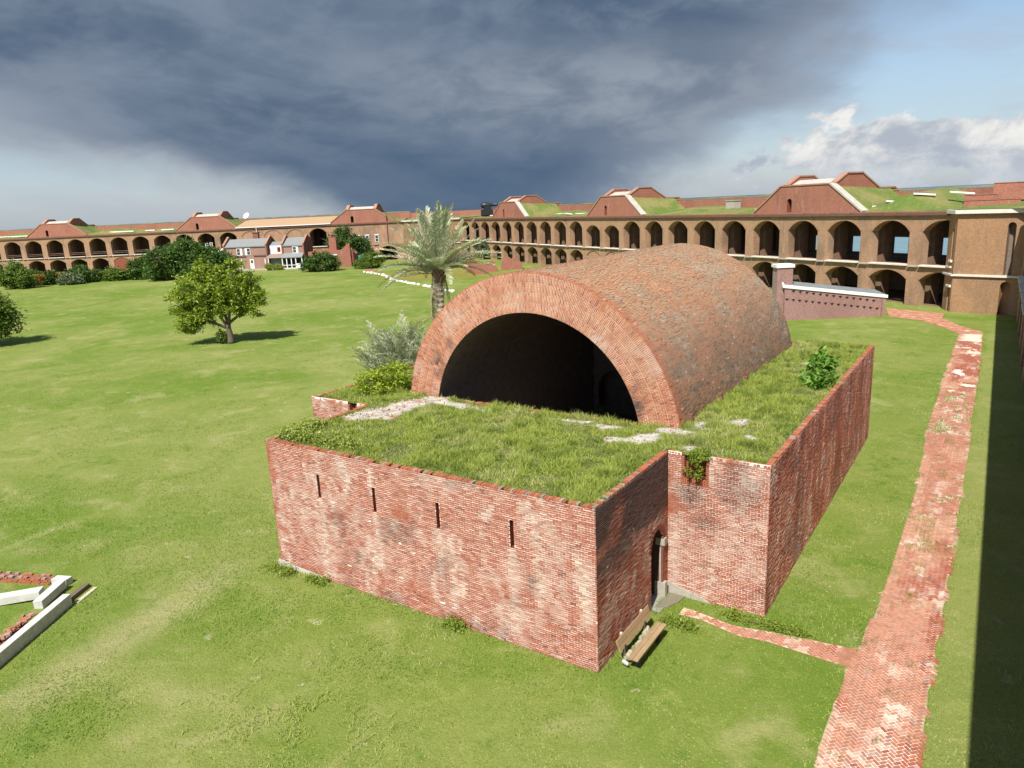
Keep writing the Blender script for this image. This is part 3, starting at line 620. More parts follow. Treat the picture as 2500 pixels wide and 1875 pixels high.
for ring in range(4):
    r0 = VRI+ring*RW; rm = r0+RW/2; n_ = int((math.pi-2*a0+0.04)*rm/0.0715); al = a0-0.02+(np.arange(n_)+0.5)*(math.pi-2*a0+0.04)/n_; wd = (math.pi-2*a0+0.04)*r0/n_/2-0.0098
    for par, segs in ((0, ((0.0, .5), (.5, 1.0))), (1, ((0.0, .25), (.25, .75), (.75, 1.0)))):
        for (f0, f1) in segs:
            a = al[par::2]; n = len(a); rc = r0+RW*(f0+f1)/2; hl = RW*(f1-f0)/2-0.008-(0.004 if f1 == 1 else 0); pr_ = R.normal(0.002, 0.003, n)
            cs_.append(np.stack([VX+rc*np.cos(a), VY0+0.02-pr_, VZ+rc*np.sin(a)], 1)); hs_.append(np.stack([np.full(n, hl), np.full(n, 0.022), np.full(n, wd)], 1))
            axs.append(np.stack([np.stack([np.cos(a), 0*a, np.sin(a)], 1), np.stack([0*a, 1+0*a, 0*a], 1), np.stack([-np.sin(a), 0*a, np.cos(a)], 1)], 1)); cl.append(acol(np.full(n, rc), a, n))
V, Q = boxes(np.concatenate(cs_), np.concatenate(hs_), np.concatenate(axs)); mb = MB(); mb.add(V, Q, rep8(np.concatenate(cl))); mb.build('arch_brickwork', M_brick, mag, kind='stuff')
# lining and back wall of the chamber
mb = MB(); th = np.linspace(0, math.pi, 33); p0 = np.stack([VX+VRI*np.cos(th), np.full(33, VY0), VZ+VRI*np.sin(th)], 1); p1 = p0+np.array([0, VY1-1.6-VY0, 0])
mb.add(np.concatenate([p0, p1]), [[i, i+1, 34+i, 33+i] for i in range(32)])
yb = VY1-1.6
for s_ in (-1, 1): mb.quad((VX+s_*VRI, VY0, 0), (VX+s_*VRI, yb, 0), (VX+s_*VRI, yb, VZ), (VX+s_*VRI, VY0, VZ))
mb.quad((VX-VRI, VY0-0.06, 0), (VX+VRI, VY0-0.06, 0), (VX+VRI, VY0-0.06, HW), (VX-VRI, VY0-0.06, HW))
mb.quad((VX-VRI, VY0, 0.02), (VX+VRI, VY0, 0.02), (VX+VRI, yb+2, 0.02), (VX-VRI, yb+2, 0.02))
mb.build('vault_lining', M_dark, mag)
mb = MB(); nA = 24; xs_ = np.linspace(VX-VRI, VX+VRI, 60); dx0, dx1 = -12.2, -9.3
for a, b_ in zip(xs_[:-1], xs_[1:]):
    m_ = (a+b_)/2; top = VZ+math.sqrt(max(0, VRI**2-(m_-VX)**2)); lo = 0.0
    if dx0 < m_ < dx1: lo = 2.1+1.3*math.sqrt(max(0, 1-((m_-(dx0+dx1)/2)/((dx1-dx0)/2))**2))
    mb.quad((a, yb, lo), (b_, yb, lo), (b_, yb, top), (a, yb, top))
mb.quad((VX-VRI, yb+1.5, 0), (VX+VRI, yb+1.5, 0), (VX+VRI, yb+1.5, 5), (VX-VRI, yb+1.5, 5)); mb.build('chamber_wall', M_dark, mag)
mb = MB(); th = np.linspace(a0, math.pi-a0, 40); p0 = np.stack([VX+VR*np.cos(th), np.full(40, VY1), VZ+VR*np.sin(th)], 1)
mb.big.append(np.arange(40)[None]); mb.V.append(p0); mb.C.append(np.tile([.3, .12, .07], (40, 1))); mb.n = 40; mb.build('vault_end', M_mortar, mag)
for (x, y, h) in ((-0.50, 9.2, 0.42), (-0.50, 12.7, 0.40), (-0.50, 16.4, 0.36), (-0.50, 20.0, 0.3)):
    mb = MB()
    for k_ in range(int(h/0.075)): mb.box((x-0.04*R.random()-0.012*k_, y, HW+0.02+0.075*k_), (0.11, 0.09, 0.033), col=lerp(np.array([.24, .10, .06]), np.array([.15, .09, .07]), R.random()))
    mb.build('brick_buttress', M_brick, mag)

# ================================================================== FORT WINGS
BAY = 6.82; HO = 2.58
TAN1, TAN2, TANM = (0.385, 0.212, 0.120), (0.295, 0.150, 0.085), (0.43, 0.30, 0.20)
RED1, RED2, REDM = (0.335, 0.098, 0.058), (0.250, 0.074, 0.048), (0.40, 0.26, 0.19)
M_wr = wallmat('fort_brick_right', RD, TAN1, TAN2, TANM); M_wl = wallmat('fort_brick_left', LD, (0.375, 0.200, 0.115), (0.285, 0.142, 0.085), TANM, white=0.35); M_wc = wallmat('fort_brick_near', CD_, TAN1, TAN2, TANM)
M_rr = wallmat('red_brick_right', RD, RED1, RED2, REDM, (0.22, 0.10, 0.07), 0.22, cs=0.4); M_rl = wallmat('red_brick_left', LD, RED1, RED2, REDM, (0.22, 0.10, 0.07), 0.15, cs=0.4)
M_ring = colmat('arch_ring_brick', (0.33, 0.205, 0.115), 0.92, 4, 0.3)
M_ledge = colmat('ledge_stone', (0.68, 0.62, 0.53), 0.9, 2.5, 0.35)
M_corn = colmat('cornice_brick', (0.16, 0.085, 0.062), 0.92, 2.0, 0.4)
M_turf, t, b = newmat('roof_turf'); g = t.node('ShaderNodeNewGeometry'); P = g.outputs['Position']
n1 = t.noise(P, 0.22, 5, 0.6, 0.5); n2 = t.noise(P, 1.6, 5, 0.65); n3 = t.noise(P, 8.0, 3, 0.7)
c = t.mix(t.step(n1, 0.38, 0.62), (0.115, 0.175, 0.022), (0.235, 0.215, 0.065)); c = t.mix(t.math('MULTIPLY', t.step(n2, 0.56, 0.70), 0.7), c, (0.33, 0.26, 0.14))
f = t.math('ADD', 0.45, t.math('MULTIPLY', n3, 1.1)); t.l.new(t.mul(c, t.comb(f, f, f)), b.inputs['Base Color']); b.inputs['Roughness'].default_value = 0.95
bn = t.node('ShaderNodeBump'); bn.inputs['Strength'].default_value = 0.9; bn.inputs['Distance'].default_value = 0.35; t.l.new(t.math('ADD', n2, t.math('MULTIPLY', n3, .4)), bn.inputs['Height']); t.l.new(bn.outputs[0], b.inputs['Normal'])

def arch_z(x, spring, rise, half=HO):
    """segmental arch height over offset x from the centre"""
    r_ = (half*half+rise*rise)/(2*rise); return spring+rise-r_+np.sqrt(np.maximum(r_*r_-np.asarray(x)**2, 0))
def make_wing(name, label, O, d, n, s0, s1, bays, mat, redmat, spec=None, parapet=12.75, embr=True, mounds=()):
    spec = spec or {}
    O, d, n = map(np.asarray, (O, d, n)); Z = np.array([0, 0, 1.0])
    W = lambda s, t_, z: O+d*s+n*t_+Z*z
    root = empty(name, O+d*(s0+s1)/2, label, 'fort wall')
    mb = MB(); ins = MB(); K = 12; TH = 1.25; top = 10.62
    def q(m_, *p): m_.quad(*[W(*a) for a in p])
    edges = [s0]
    for i in bays:
        sc = i*BAY; sp = spec.get(i, {}); up = (sp.get('z0', 4.85), sp.get('spring', 8.70), sp.get('crown', 10.05)-sp.get('spring', 8.70)); lo = (0.0, 3.08, 1.05)
        a, b_ = sc-HO, sc+HO
        q(mb, (edges[-1], 0, 0), (a, 0, 0), (a, 0, top), (edges[-1], 0, top)); edges.append(b_)
        xs_ = np.linspace(-HO, HO, K+1)
        for tier, (z0, spg, rise) in ((1, up), (0, lo)):
            state = sp.get('up' if tier else 'low', 'open'); zt = top if tier else up[0]
            za = arch_z(xs_, spg, rise)
            if state == 'none':
                q(mb, (a, 0, z0), (b_, 0, z0), (b_, 0, zt), (a, 0, zt)); continue
            for k_ in range(K): q(mb, (sc+xs_[k_], 0, za[k_]), (sc+xs_[k_+1], 0, za[k_+1]), (sc+xs_[k_+1], 0, zt), (sc+xs_[k_], 0, zt))
            dp = -TH if state in ('open',) else -0.10
            for k_ in range(K): q(mb, (sc+xs_[k_], 0, za[k_]), (sc+xs_[k_+1], 0, za[k_+1]), (sc+xs_[k_+1], dp, za[k_+1]), (sc+xs_[k_], dp, za[k_]))
            for x_ in (a, b_): q(mb, (x_, 0, z0), (x_, dp, z0), (x_, dp, spg), (x_, 0, spg))
            if state in ('infill', 'door'):
                f_ = MB()
                for k_ in range(K): f_.quad(W(sc+xs_[k_], dp, z0), W(sc+xs_[k_+1], dp, z0), W(sc+xs_[k_+1], dp, za[k_+1]), W(sc+xs_[k_], dp, za[k_]), (0.23, 0.075, 0.045))
                f_.build('arch_infill' if state == 'infill' else 'door', mat if state == 'infill' else M_brick, root)
            # voussoir ring, slightly proud of the wall
            rg = MB(); ro = arch_z(xs_*1.0, spg, rise)
            th_ = np.linspace(-1, 1, 15); xi = th_*HO; zi = arch_z(xi, spg, rise); r_ = (HO*HO+rise*rise)/(2*rise); cz = spg+rise-r_
            vec = np.stack([xi, zi-cz], 1)/r_; xo = xi+vec[:, 0]*0.34; zo = zi+vec[:, 1]*0.34
            for k_ in range(14):
                A_, B_, C_, D_ = W(sc+xi[k_], 0.035, zi[k_]), W(sc+xi[k_+1], 0.035, zi[k_+1]), W(sc+xo[k_+1], 0.035, zo[k_+1]), W(sc+xo[k_], 0.035, zo[k_])
                rg.quad(A_, B_, C_, D_); rg.quad(D_, C_, C_-n*0.034, D_-n*0.034); rg.quad(A_, B_, B_-n*0.034, A_-n*0.034)
            rg.build('arch_ring', M_ring, root)
        if sp.get('up', 'open') == 'open':
            MB().box(W(sc, -0.10+0.10*R.random(), 4.80+0.02*R.random()), (HO-0.05+0.1*R.random(), 0.42, 0.085), np.array([d, n, Z])).build('ledge', M_ledge, root)
        MB().box(W(sc+BAY/2, 0.05, 4.72), (0.62, 0.28, 0.085), np.array([d, n, Z])).build('corbel_slab', M_stone, root)
    q(mb, (edges[-1], 0, 0), (s1, 0, 0), (s1, 0, top), (edges[-1], 0, top))
    mb.build('facade', mat, root)
    # casemates behind
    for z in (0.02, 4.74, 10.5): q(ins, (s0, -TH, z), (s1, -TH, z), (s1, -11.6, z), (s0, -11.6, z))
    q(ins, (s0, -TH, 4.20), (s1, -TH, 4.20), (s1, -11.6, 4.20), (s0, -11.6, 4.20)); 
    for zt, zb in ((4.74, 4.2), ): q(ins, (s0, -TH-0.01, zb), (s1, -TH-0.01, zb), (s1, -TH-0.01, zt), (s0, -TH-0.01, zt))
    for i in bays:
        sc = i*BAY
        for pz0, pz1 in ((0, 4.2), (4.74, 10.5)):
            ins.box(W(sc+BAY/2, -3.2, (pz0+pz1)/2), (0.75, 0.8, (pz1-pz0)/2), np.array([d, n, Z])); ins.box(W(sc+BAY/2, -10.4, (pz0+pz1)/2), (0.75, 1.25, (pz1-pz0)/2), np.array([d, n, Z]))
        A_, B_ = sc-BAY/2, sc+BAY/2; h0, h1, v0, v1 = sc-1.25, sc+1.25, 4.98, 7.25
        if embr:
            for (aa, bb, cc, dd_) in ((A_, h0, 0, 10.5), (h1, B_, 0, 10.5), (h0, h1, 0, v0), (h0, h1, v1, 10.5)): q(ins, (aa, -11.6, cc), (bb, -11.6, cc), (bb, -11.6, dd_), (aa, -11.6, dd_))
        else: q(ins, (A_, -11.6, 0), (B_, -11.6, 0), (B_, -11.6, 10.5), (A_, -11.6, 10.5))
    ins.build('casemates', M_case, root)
    # cornice, terreplein turf, parapet and outer scarp
    MB().box(W((s0+s1)/2, 0.06, 10.78), ((s1-s0)/2, 0.26, 0.16), np.array([d, n, Z])).build('cornice', M_corn, root)
    cb = MB(); L_ = s1-s0; nn_ = int(L_/0.95); ss = s0+(np.arange(nn_)+0.5)*L_/nn_
    V_, Q_ = boxes(W(ss[:, None], 0.02, 11.02), np.tile([0.43, 0.24, 0.075], (nn_, 1)), np.array([d, n, Z])); cb.add(V_+R.normal(0, .006, V_.shape), Q_, rep8(lerp(np.array([.34, .13, .08]), np.array([.24, .15, .11]), R.random(nn_)))); cb.build('coping', M_attr, root, kind='stuff')
    sg = np.arange(s0, s1+0.01, 1.4); tg = np.linspace(-0.2, -11.4, 12); S_, T_ = np.meshgrid(sg, tg, indexing='ij')
    zz = 10.98+0.55*sst(-T_, 1.5, 10.5)+0.18*fbm(S_*0.4, T_*0.6, 301)
    for (m0, w_, h_) in mounds: zz += h_*np.exp(-((S_-m0)/w_)**2)*sst(-T_, 0.4, 4.0)
    V_ = (W(S_[..., None], T_[..., None], zz[..., None])).reshape(-1, 3); a_, c_ = S_.shape; i_, j_ = np.meshgrid(np.arange(a_-1), np.arange(c_-1), indexing='ij'); i_, j_ = i_.ravel(), j_.ravel()
    tb = MB(); tb.add(V_, np.stack([i_*c_+j_, (i_+1)*c_+j_, (i_+1)*c_+j_+1, i_*c_+j_+1], 1)); tb.build('terreplein', M_turf, root, smooth=True)
    pb = MB(); pw = (s1-s0)
    pb.box(W((s0+s1)/2, -11.9, (parapet+10.4)/2), (pw/2, 0.45, (parapet-10.4)/2), np.array([d, n, Z])); pb.build('parapet', redmat, root)
    tb = MB(); S_, T_ = np.meshgrid(np.arange(s0, s1+.01, 1.1), np.linspace(-11.5, -12.7, 5), indexing='ij'); zz = parapet+0.05+0.30*fbm(S_*0.5, T_*0.8, 303)*sst(-T_, 11.5, 12.3)+0.10*fbm(S_*2.1, T_*2, 305)
    V_ = (W(S_[..., None], T_[..., None], zz[..., None])).reshape(-1, 3); a_, c_ = S_.shape; i_, j_ = np.meshgrid(np.arange(a_-1), np.arange(c_-1), indexing='ij'); i_, j_ = i_.ravel(), j_.ravel()
    tb.add(V_, np.stack([i_*c_+j_, (i_+1)*c_+j_, (i_+1)*c_+j_+1, i_*c_+j_+1], 1)); tb.build('parapet_turf', M_turf, root, smooth=True)
    sb = MB()
    for i in bays:
        A_, B_ = i*BAY-BAY/2, i*BAY+BAY/2; h0, h1, v0, v1 = i*BAY-1.25, i*BAY+1.25, 4.98, 7.25
        h1 += 0.9; B_ = max(B_, h1)
        for (aa, bb, cc, dd_) in ((A_, h0, -1.6, parapet), (h1, B_, -1.6, parapet), (h0, h1, -1.6, v0), (h0, h1, v1, parapet)): q(sb, (aa, -12.6, cc), (bb, -12.6, cc), (bb, -12.6, dd_), (aa, -12.6, dd_))
    sb.build('scarp', redmat, root)
    return root, W, np.array([d, n, Z])

lowspec = {10: dict(crown=9.25, spring=8.15, low='infill'), 11: dict(crown=9.25, spring=8.15, low='infill')}
wing_r, WR, AXR = make_wing('casemate_wing', 'two-tier brown brick arcade wing running behind the vault to the right', R0, RD, RN, -0.6, 147.6, range(0, 22), M_wr, M_rr, lowspec, 13.42, True,
                            mounds=[(7.5, 4.5, 1.9), (34, 5, 0.55), (52, 6, 0.6), (82, 5, 0.5), (100, 5, .5)])
ls = {11: dict(up='infill'), 12: dict(up='infill'), 13: dict(up='infill'), 15: dict(up='none'), 16: dict(up='none', low='open'), 17: dict(up='none'), 5: dict(low='door')}
wing_l, WL, AXL = make_wing('casemate_wing', 'far two-tier brick arcade wing on the left, behind the trees and houses', L0, LD, LN, -2.5*BAY+0.0, 121.0, range(-2, 18), M_wl, M_rl, ls, 13.42, False,
                            mounds=[(-3, 5, .8), (29, 6, 0.9), (46, 5, 0.5), (75, 5, 1.0)])
wing_c, WC, AXC = make_wing('casemate_wing', 'shaded brick arcade wing at the right edge beside the path', C0, CD_, CN, -58.0, 75.6, range(-8, 11), M_wc, M_rr, {}, 12.6, False)

# ------------------------------------------------------------------ traverse magazines on the wings' roofs
M_lime = colmat('lime_render', (0.44, 0.41, 0.35), 0.9, 1.2, 0.4)
M_cop = colmat('coping_brick', (0.36, 0.20, 0.135), 0.9, 2.5, 0.35)
def traverse(W, AX, sc, sg, label, mat, whitecop=False):
    """sg: +1 when s grows to the left in view; geometry is symmetrical apart from the little doorway"""
    d, n, Z = AX; root = empty('traverse_magazine', W(sc, -0.8, 11.05), label, 'traverse', 'brick traverse magazines on the fort roof')
    b0, t0, zb, zt = 9.4, 4.25, 11.05, 14.75; tf, tb = -0.25, -1.15
    # front wall with the little arched doorway cut out
    dx = sg*2.6; dw, dz0, dz1 = 0.42, 11.2, 12.75
    xs_ = np.unique(np.concatenate([np.linspace(-b0, b0, 25), [dx-dw, dx-dw/2, dx, dx+dw/2, dx+dw]])); topz = lambda x: zb+(zt-zb)*np.clip((b0-abs(x))/(b0-t0), 0, 1)
    mb = MB()
    for a, b_ in zip(xs_[:-1], xs_[1:]):
        za, zc = topz(a), topz(b_); m_ = (a+b_)/2
        if abs(m_-dx) < dw:
            h = lambda x: dz1+0.3*math.sqrt(max(0, 1-((x-dx)/dw)**2))
            mb.quad(W(sc+a, tf, h(a)), W(sc+b_, tf, h(b_)), W(sc+b_, tf, zc), W(sc+a, tf, za)); mb.quad(W(sc+a, tf, zb), W(sc+b_, tf, zb), W(sc+b_, tf, dz0), W(sc+a, tf, dz0))
        else: mb.quad(W(sc+a, tf, zb), W(sc+b_, tf, zb), W(sc+b_, tf, zc), W(sc+a, tf, za))
        mb.quad(W(sc+a, tb, zb), W(sc+b_, tb, zb), W(sc+b_, tb, zc), W(sc+a, tb, za))
    mb.build('front_wall', mat, root)
    nb_ = MB()
    for x_ in (dx-dw, dx+dw): nb_.quad(W(sc+x_, tf, dz0), W(sc+x_, tb+.1, dz0), W(sc+x_, tb+.1, dz1), W(sc+x_, tf, dz1), (.25, .07, .045))
    nb_.quad(W(sc+dx-dw, tb+.05, dz0), W(sc+dx+dw, tb+.05, dz0), W(sc+dx+dw, tb+.05, 13.1), W(sc+dx-dw, tb+.05, 13.1), (.02, .015, .012)); nb_.build('doorway', M_brick, root)
    # copings: flat top and the two rakes
    MB().box(W(sc, (tf+tb)/2, zt+0.09), (t0+0.1, 0.55, 0.09), AX).build('coping', M_cop, root)
    for s_ in (-1, 1):
        p, q_ = W(sc+s_*t0, (tf+tb)/2, zt+0.1), W(sc+s_*(b0+.15), (tf+tb)/2, zb+0.1); L_ = np.linalg.norm(q_-p); e = (q_-p)/L_; up = np.cross(e, n); up /= np.linalg.norm(up)
        MB().box((p+q_)/2, (L_/2, 0.58, 0.11), np.array([e, n, up])).build('raking_coping', M_lime if (whitecop and s_ == -sg) else M_cop, root)
    # long side walls running back to the parapet: up, level, down, level
    prof = [(-1.1, 11.3), (-1.1, 14.85), (-3.2, 16.05), (-6.0, 16.05), (-9.6, 13.95), (-12.6, 13.95), (-13.8, 13.2), (-13.8, 11.3)]
    for s_ in (-1, 1):
        x_ = sc+s_*(t0-0.15); mb = MB(); mb.prism([W(x_-.35, t_, z) for t_, z in prof], d*0.7); sw = mb.build('side_wall', mat, root)
        cp = MB()
        for (ta, za), (tb2, zb2) in zip(prof[1:-2], prof[2:-1]):
            p, q_ = W(x_, ta, za+.08), W(x_, tb2, zb2+.08); L_ = np.linalg.norm(q_-p); e = (q_-p)/L_; up = np.cross(d, e); cp.box((p+q_)/2, (0.46, L_/2+.06, 0.09), np.array([d, e, up]))
        cp.build('coping', M_cop, sw)
    mb = MB(); rp = [(-1.15, 14.70), (-3.3, 15.55), (-6.0, 15.60), (-9.6, 13.75), (-12.6, 13.7)]; h = t0-0.5
    for (ta, za), (tb2, zb2) in zip(rp[:-1], rp[1:]): mb.quad(W(sc-h, ta, za), W(sc+h, ta, za), W(sc+h, tb2, zb2), W(sc-h, tb2, zb2))
    mb.build('lime_roof', M_lime, root)
    # earth banked against both flanks
    mb = MB(); 
    for s_ in (-1, 1):
        x0_, x1_ = sc+s_*t0, sc+s_*(b0+0.4)
        A_ = np.linspace(0, 1, 9); B_ = np.linspace(0, 1, 9); a_, b2 = np.meshgrid(A_, B_, indexing='ij')
        s2 = x0_+(x1_-x0_)*a_; t2 = -1.1-10.5*b2; z2 = np.maximum(11.0+0.5*b2, (14.55-0.6*b2)-(14.55-10.9)*a_*(1-0.10*b2))+0.25*(fbm(s2*0.7, t2*0.7, 311)-.4)*(a_ < 1)
        V_ = W(s2[..., None], t2[..., None], z2[..., None]).reshape(-1, 3); i_, j_ = np.meshgrid(np.arange(8), np.arange(8), indexing='ij'); i_, j_ = i_.ravel(), j_.ravel(); mb.add(V_, np.stack([i_*9+j_, (i_+1)*9+j_, (i_+1)*9+j_+1, i_*9+j_+1], 1))
    mb.build('earth_bank', M_turf, root, smooth=True)
    return root
traverse(WR, AXR, 20.75, 1, 'nearest brick traverse above the arcade, left of the corner tower', M_rr, True)
traverse(WR, AXR, 68.0, 1, 'middle brick traverse on the right wing with white streaks on its face', M_rr, True)
traverse(WR, AXR, 115.3, 1, 'farthest brick traverse of the right wing, beside the black cannon', M_rr, True)
traverse(WL, AXL, 14.45, -1, 'leftmost brick traverse on the far left wing', M_rl)
traverse(WL, AXL, 61.7, -1, 'brick traverse left of the satellite dish on the far wing', M_rl)
traverse(WL, AXL, 108.6, -1, 'brick traverse right of the tan roof, beside the date palm', M_rl)

# white broken slabs and bits lying on the terrepleins
def slab(W, AX, s, t_, z, L_, wd, h, rot, tilt, label, group):
    d, n, Z = AX; c_, s_ = math.cos(rot), math.sin(rot); e = d*c_+n*s_; f_ = n*c_-d*s_; u = np.cross(e, f_)*np.sign(np.cross(d, n)[2]); e2 = e*math.cos(tilt)+u*math.sin(tilt); u2 = u*math.cos(tilt)-e*math.sin(tilt)
    mb = MB(); mb.box(W(s, t_, z+h), (L_/2, wd/2, h), np.array([e2, f_, u2])); o_ = mb.build('stone_slab', M_white, None, W(s, t_, z)); tag(o_, label, 'slab', group)
for i, (s, t_, z, L_, w_, r_, tl, lab) in enumerate(((8.3, -3.2, 12.1, 3.0, .5, .5, .08, 'long white slab on the turf right of the nearest traverse'), (5.6, -4.0, 12.9, 2.4, .5, .6, .1, 'white slab higher on the turf near the corner tower'),
        (2.0, -5.6, 12.9, 2.6, .5, .7, .12, 'topmost white slab on the turf above the corner tower'), (11.2, -3.0, 11.6, 1.2, .5, .2, 0, 'short white slab beside the nearest traverse'), (32.5, -4, 11.5, 2.2, .6, .1, .03, 'white slab just left of the nearest traverse'),
        (86, -4.5, 11.45, 5.5, .6, .05, 0, 'long white slab between the two far traverses'), (92, -4.2, 11.45, 3.2, .6, -.1, .05, 'middle white slab between the two far traverses'), (97, -4.4, 11.45, 3.2, .7, .15, -.05, 'leftmost white slab between the two far traverses'), (131, -3.5, 11.4, 3.2, .6, .2, .05, 'white slab left of the farthest traverse near the cannon'))):
    slab(WR, AXR, s, t_, z, L_, w_, .085, r_, tl, lab, 'white slabs on the right terreplein')
for (s, L_, lab) in ((34, 7.5, 'long white slab strip on the far left roof'), (43, 3.0, 'short white slab on the far left roof, mid way'), (48.5, 4.0, 'white slab left of the dish traverse on the far roof'), (-1, 10, 'white slab strip at the far left end of the roof')):
    slab(WL, AXL, s, -3.0, 11.5, L_, .9, .13, 0, 0, lab, 'white slabs on the left terreplein')
mb = MB(); mb.box(WR(44.8, -9.5, 12.35), (0.95, 0.8, 0.62), AXR); mb.box(WR(44.8, -9.5, 13.02), (1.05, 0.9, 0.06), AXR)
tag(mb.build('concrete_block', M_stone, None, WR(44.8, -9.5, 11.7)), 'pale concrete block standing on the right wing roof', 'block')
# cannon
can = empty('cannon', WR(138.5, -5.0, 11.35), 'big black cannon silhouetted on the far corner of the roof', 'cannon')
ce_ = np.array([math.cos(YAW), math.sin(YAW), 0.0]); cn_ = np.array([ce_[1], -ce_[0], 0.0]); AXK = np.array([ce_, cn_, [0, 0, 1.0]])
bx_ = lambda f_, a, z: WR(138.5, -5.0, 11.35)+ce_*f_+cn_*a+np.array([0, 0, z])
mb = MB(); prof = [(-1.9, .05), (-1.85, .5), (-1.4, .80), (-.3, .82), (.5, .62), (1.3, .48), (2.6, .38), (2.7, .42), (3.0, .40)]; dirb = ce_*0.99+np.array([0, 0, .03]); p_ = [bx_(0, 0, 3.0)+dirb*a for a, r_ in prof]
mb.tube(p_, [r_ for a, r_ in prof], 14); mb.build('barrel', M_iron, can, smooth=True)
for s_ in (-1, 1): mb = MB(); mb.prism([bx_(x, s_*.8, z) for x, z in ((-1.9, .35), (1.6, .35), (.7, 3.1), (-.6, 3.1))], cn_*s_*.22); mb.build('carriage_cheek', M_iron, can)
MB().box(bx_(-0.2, 0, .9), (1.7, .8, .9), AXK).build('carriage_base', M_iron, can)
# satellite dish
dish = empty('satellite_dish', WL(72.3, -5.5, 12.0), 'white satellite dish on a post on the far left roof', 'satellite dish')
MB().tube([WL(72.3, -5.5, 11.6), WL(72.3, -5.5, 14.2)], .09, 8).build('post', M_white, dish)
mb = MB(); cdir = (LN*0.8+np.array([0, 0, .55])-LD*.25); cdir /= np.linalg.norm(cdir); a_ = np.cross(cdir, [0, 0, 1.]); a_ /= np.linalg.norm(a_); b2 = np.cross(cdir, a_); cc = WL(72.3, -5.3, 14.5)
rr = np.linspace(0.02, 1.0, 6); th = np.linspace(0, 2*math.pi, 19)[:-1]; Vd = np.array([[cc+a_*r_*math.cos(q)+b2*r_*math.sin(q)+cdir*(.35*r_*r_-.1) for q in th] for r_ in rr]).reshape(-1, 3)
Fd = [[i*18+j, i*18+(j+1) % 18, (i+1)*18+(j+1) % 18, (i+1)*18+j] for i in range(5) for j in range(18)]; mb.add(Vd, Fd); mb.build('reflector', M_white, dish, smooth=True)
MB().tube([cc-b2*.8, cc+cdir*.9], .04, 6).build('feed_arm', M_iron, dish)

# tan shingle roof over part of the left wing, with gutter and pipes
M_shingle = colmat('tan_shingle', (0.40, 0.275, 0.165), 0.9, 3.0, 0.18)
troof = empty('shingle_roof', WL(85.3, -2.5, 11.1), 'long tan shingle roof over the far wing between two traverses', 'roof')
for k_ in range(9):                                          # rows of shingles, each lapping the one below
    f0, f1 = k_/9, (k_+1)/9+0.02; za, zb = 11.28+1.95*f0, 11.28+1.95*f1
    sa0, sb0 = 70.9+1.5*f0, 99.6-0.2*f0+1.0*f0
    mb = MB(); e = 0.05; mb.quad(WL(sa0, 0.35-5.6*f0, za+e), WL(sb0, 0.35-5.6*f0, za+e), WL(sb0, 0.35-5.6*f1, zb), WL(sa0, 0.35-5.6*f1, zb)); mb.quad(WL(sa0, 0.35-5.6*f0, za+e), WL(sb0, 0.35-5.6*f0, za+e), WL(sb0, 0.35-5.6*f0, za-.02), WL(sa0, 0.35-5.6*f0, za-.02)); mb.build('shingle_row', M_shingle, troof)
MB().box(WL(85.3, 0.45, 11.2), (14.4, .10, .10), AXL).build('gutter', M_white, troof)
MB().tube([WL(77.2, .35, 11.1), WL(77.2, .35, 7.0)], .09, 8).build('downpipe', M_white, troof)
tag(MB().tube([WL(116.2, .2, 14.0), WL(116.2, .2, 5.5)], .13, 8, (.22, .09, .06)).build('drain_pipe', M_attr, None, WL(116.2, .2, 5.5)), 'rust red drain pipe down the far wall beside the date palm', 'pipe')
# windows in the blank end of the left wing
def window(parent, W, AX, s, t_, z, w_, h_, lintel=True, name='window'):
    f_ = MB()
    for (a, b_, ha, hb) in ((0, h_/2, w_/2+.06, .06), (0, -h_/2, w_/2+.06, .06), (w_/2, 0, .06, h_/2), (-w_/2, 0, .06, h_/2), (0, 0, w_/2, .04)): f_.box(W(s+a, t_+.05, z+b_), (ha, .07, hb), AX)
    o_ = f_.build(name, M_white, parent)
    for s_ in (-1, 1): MB().box(W(s, t_+.02, z+s_*h_/4), (w_/2-.07, .02, h_/4-.05), AX).build('pane', M_glass, o_)
    if lintel: MB().box(W(s, t_+.06, z+h_/2+.16), (w_/2+.22, .10, .10), AX).build('lintel', M_white, o_)
    return o_
for s in (107.4, 110.1, 112.9): window(wing_l, WL, AXL, s, 0.0, 6.4, 0.95, 1.9)
for s, z in ((47.4, 6.2), (60.6, 6.5), (62.0, 6.6)): window(wing_l, WL, AXL, s, -1.5, z, 0.8, 1.2, False)
for i in range(0, 11):                                       # rails across the open upper arches
    for z in (5.55, 6.0): MB().tube([WL(i*BAY-HO, -0.7, z), WL(i*BAY+HO, -0.7, z)], .045, 5, (.3, .2, .15)).build('rail', M_attr, wing_l)

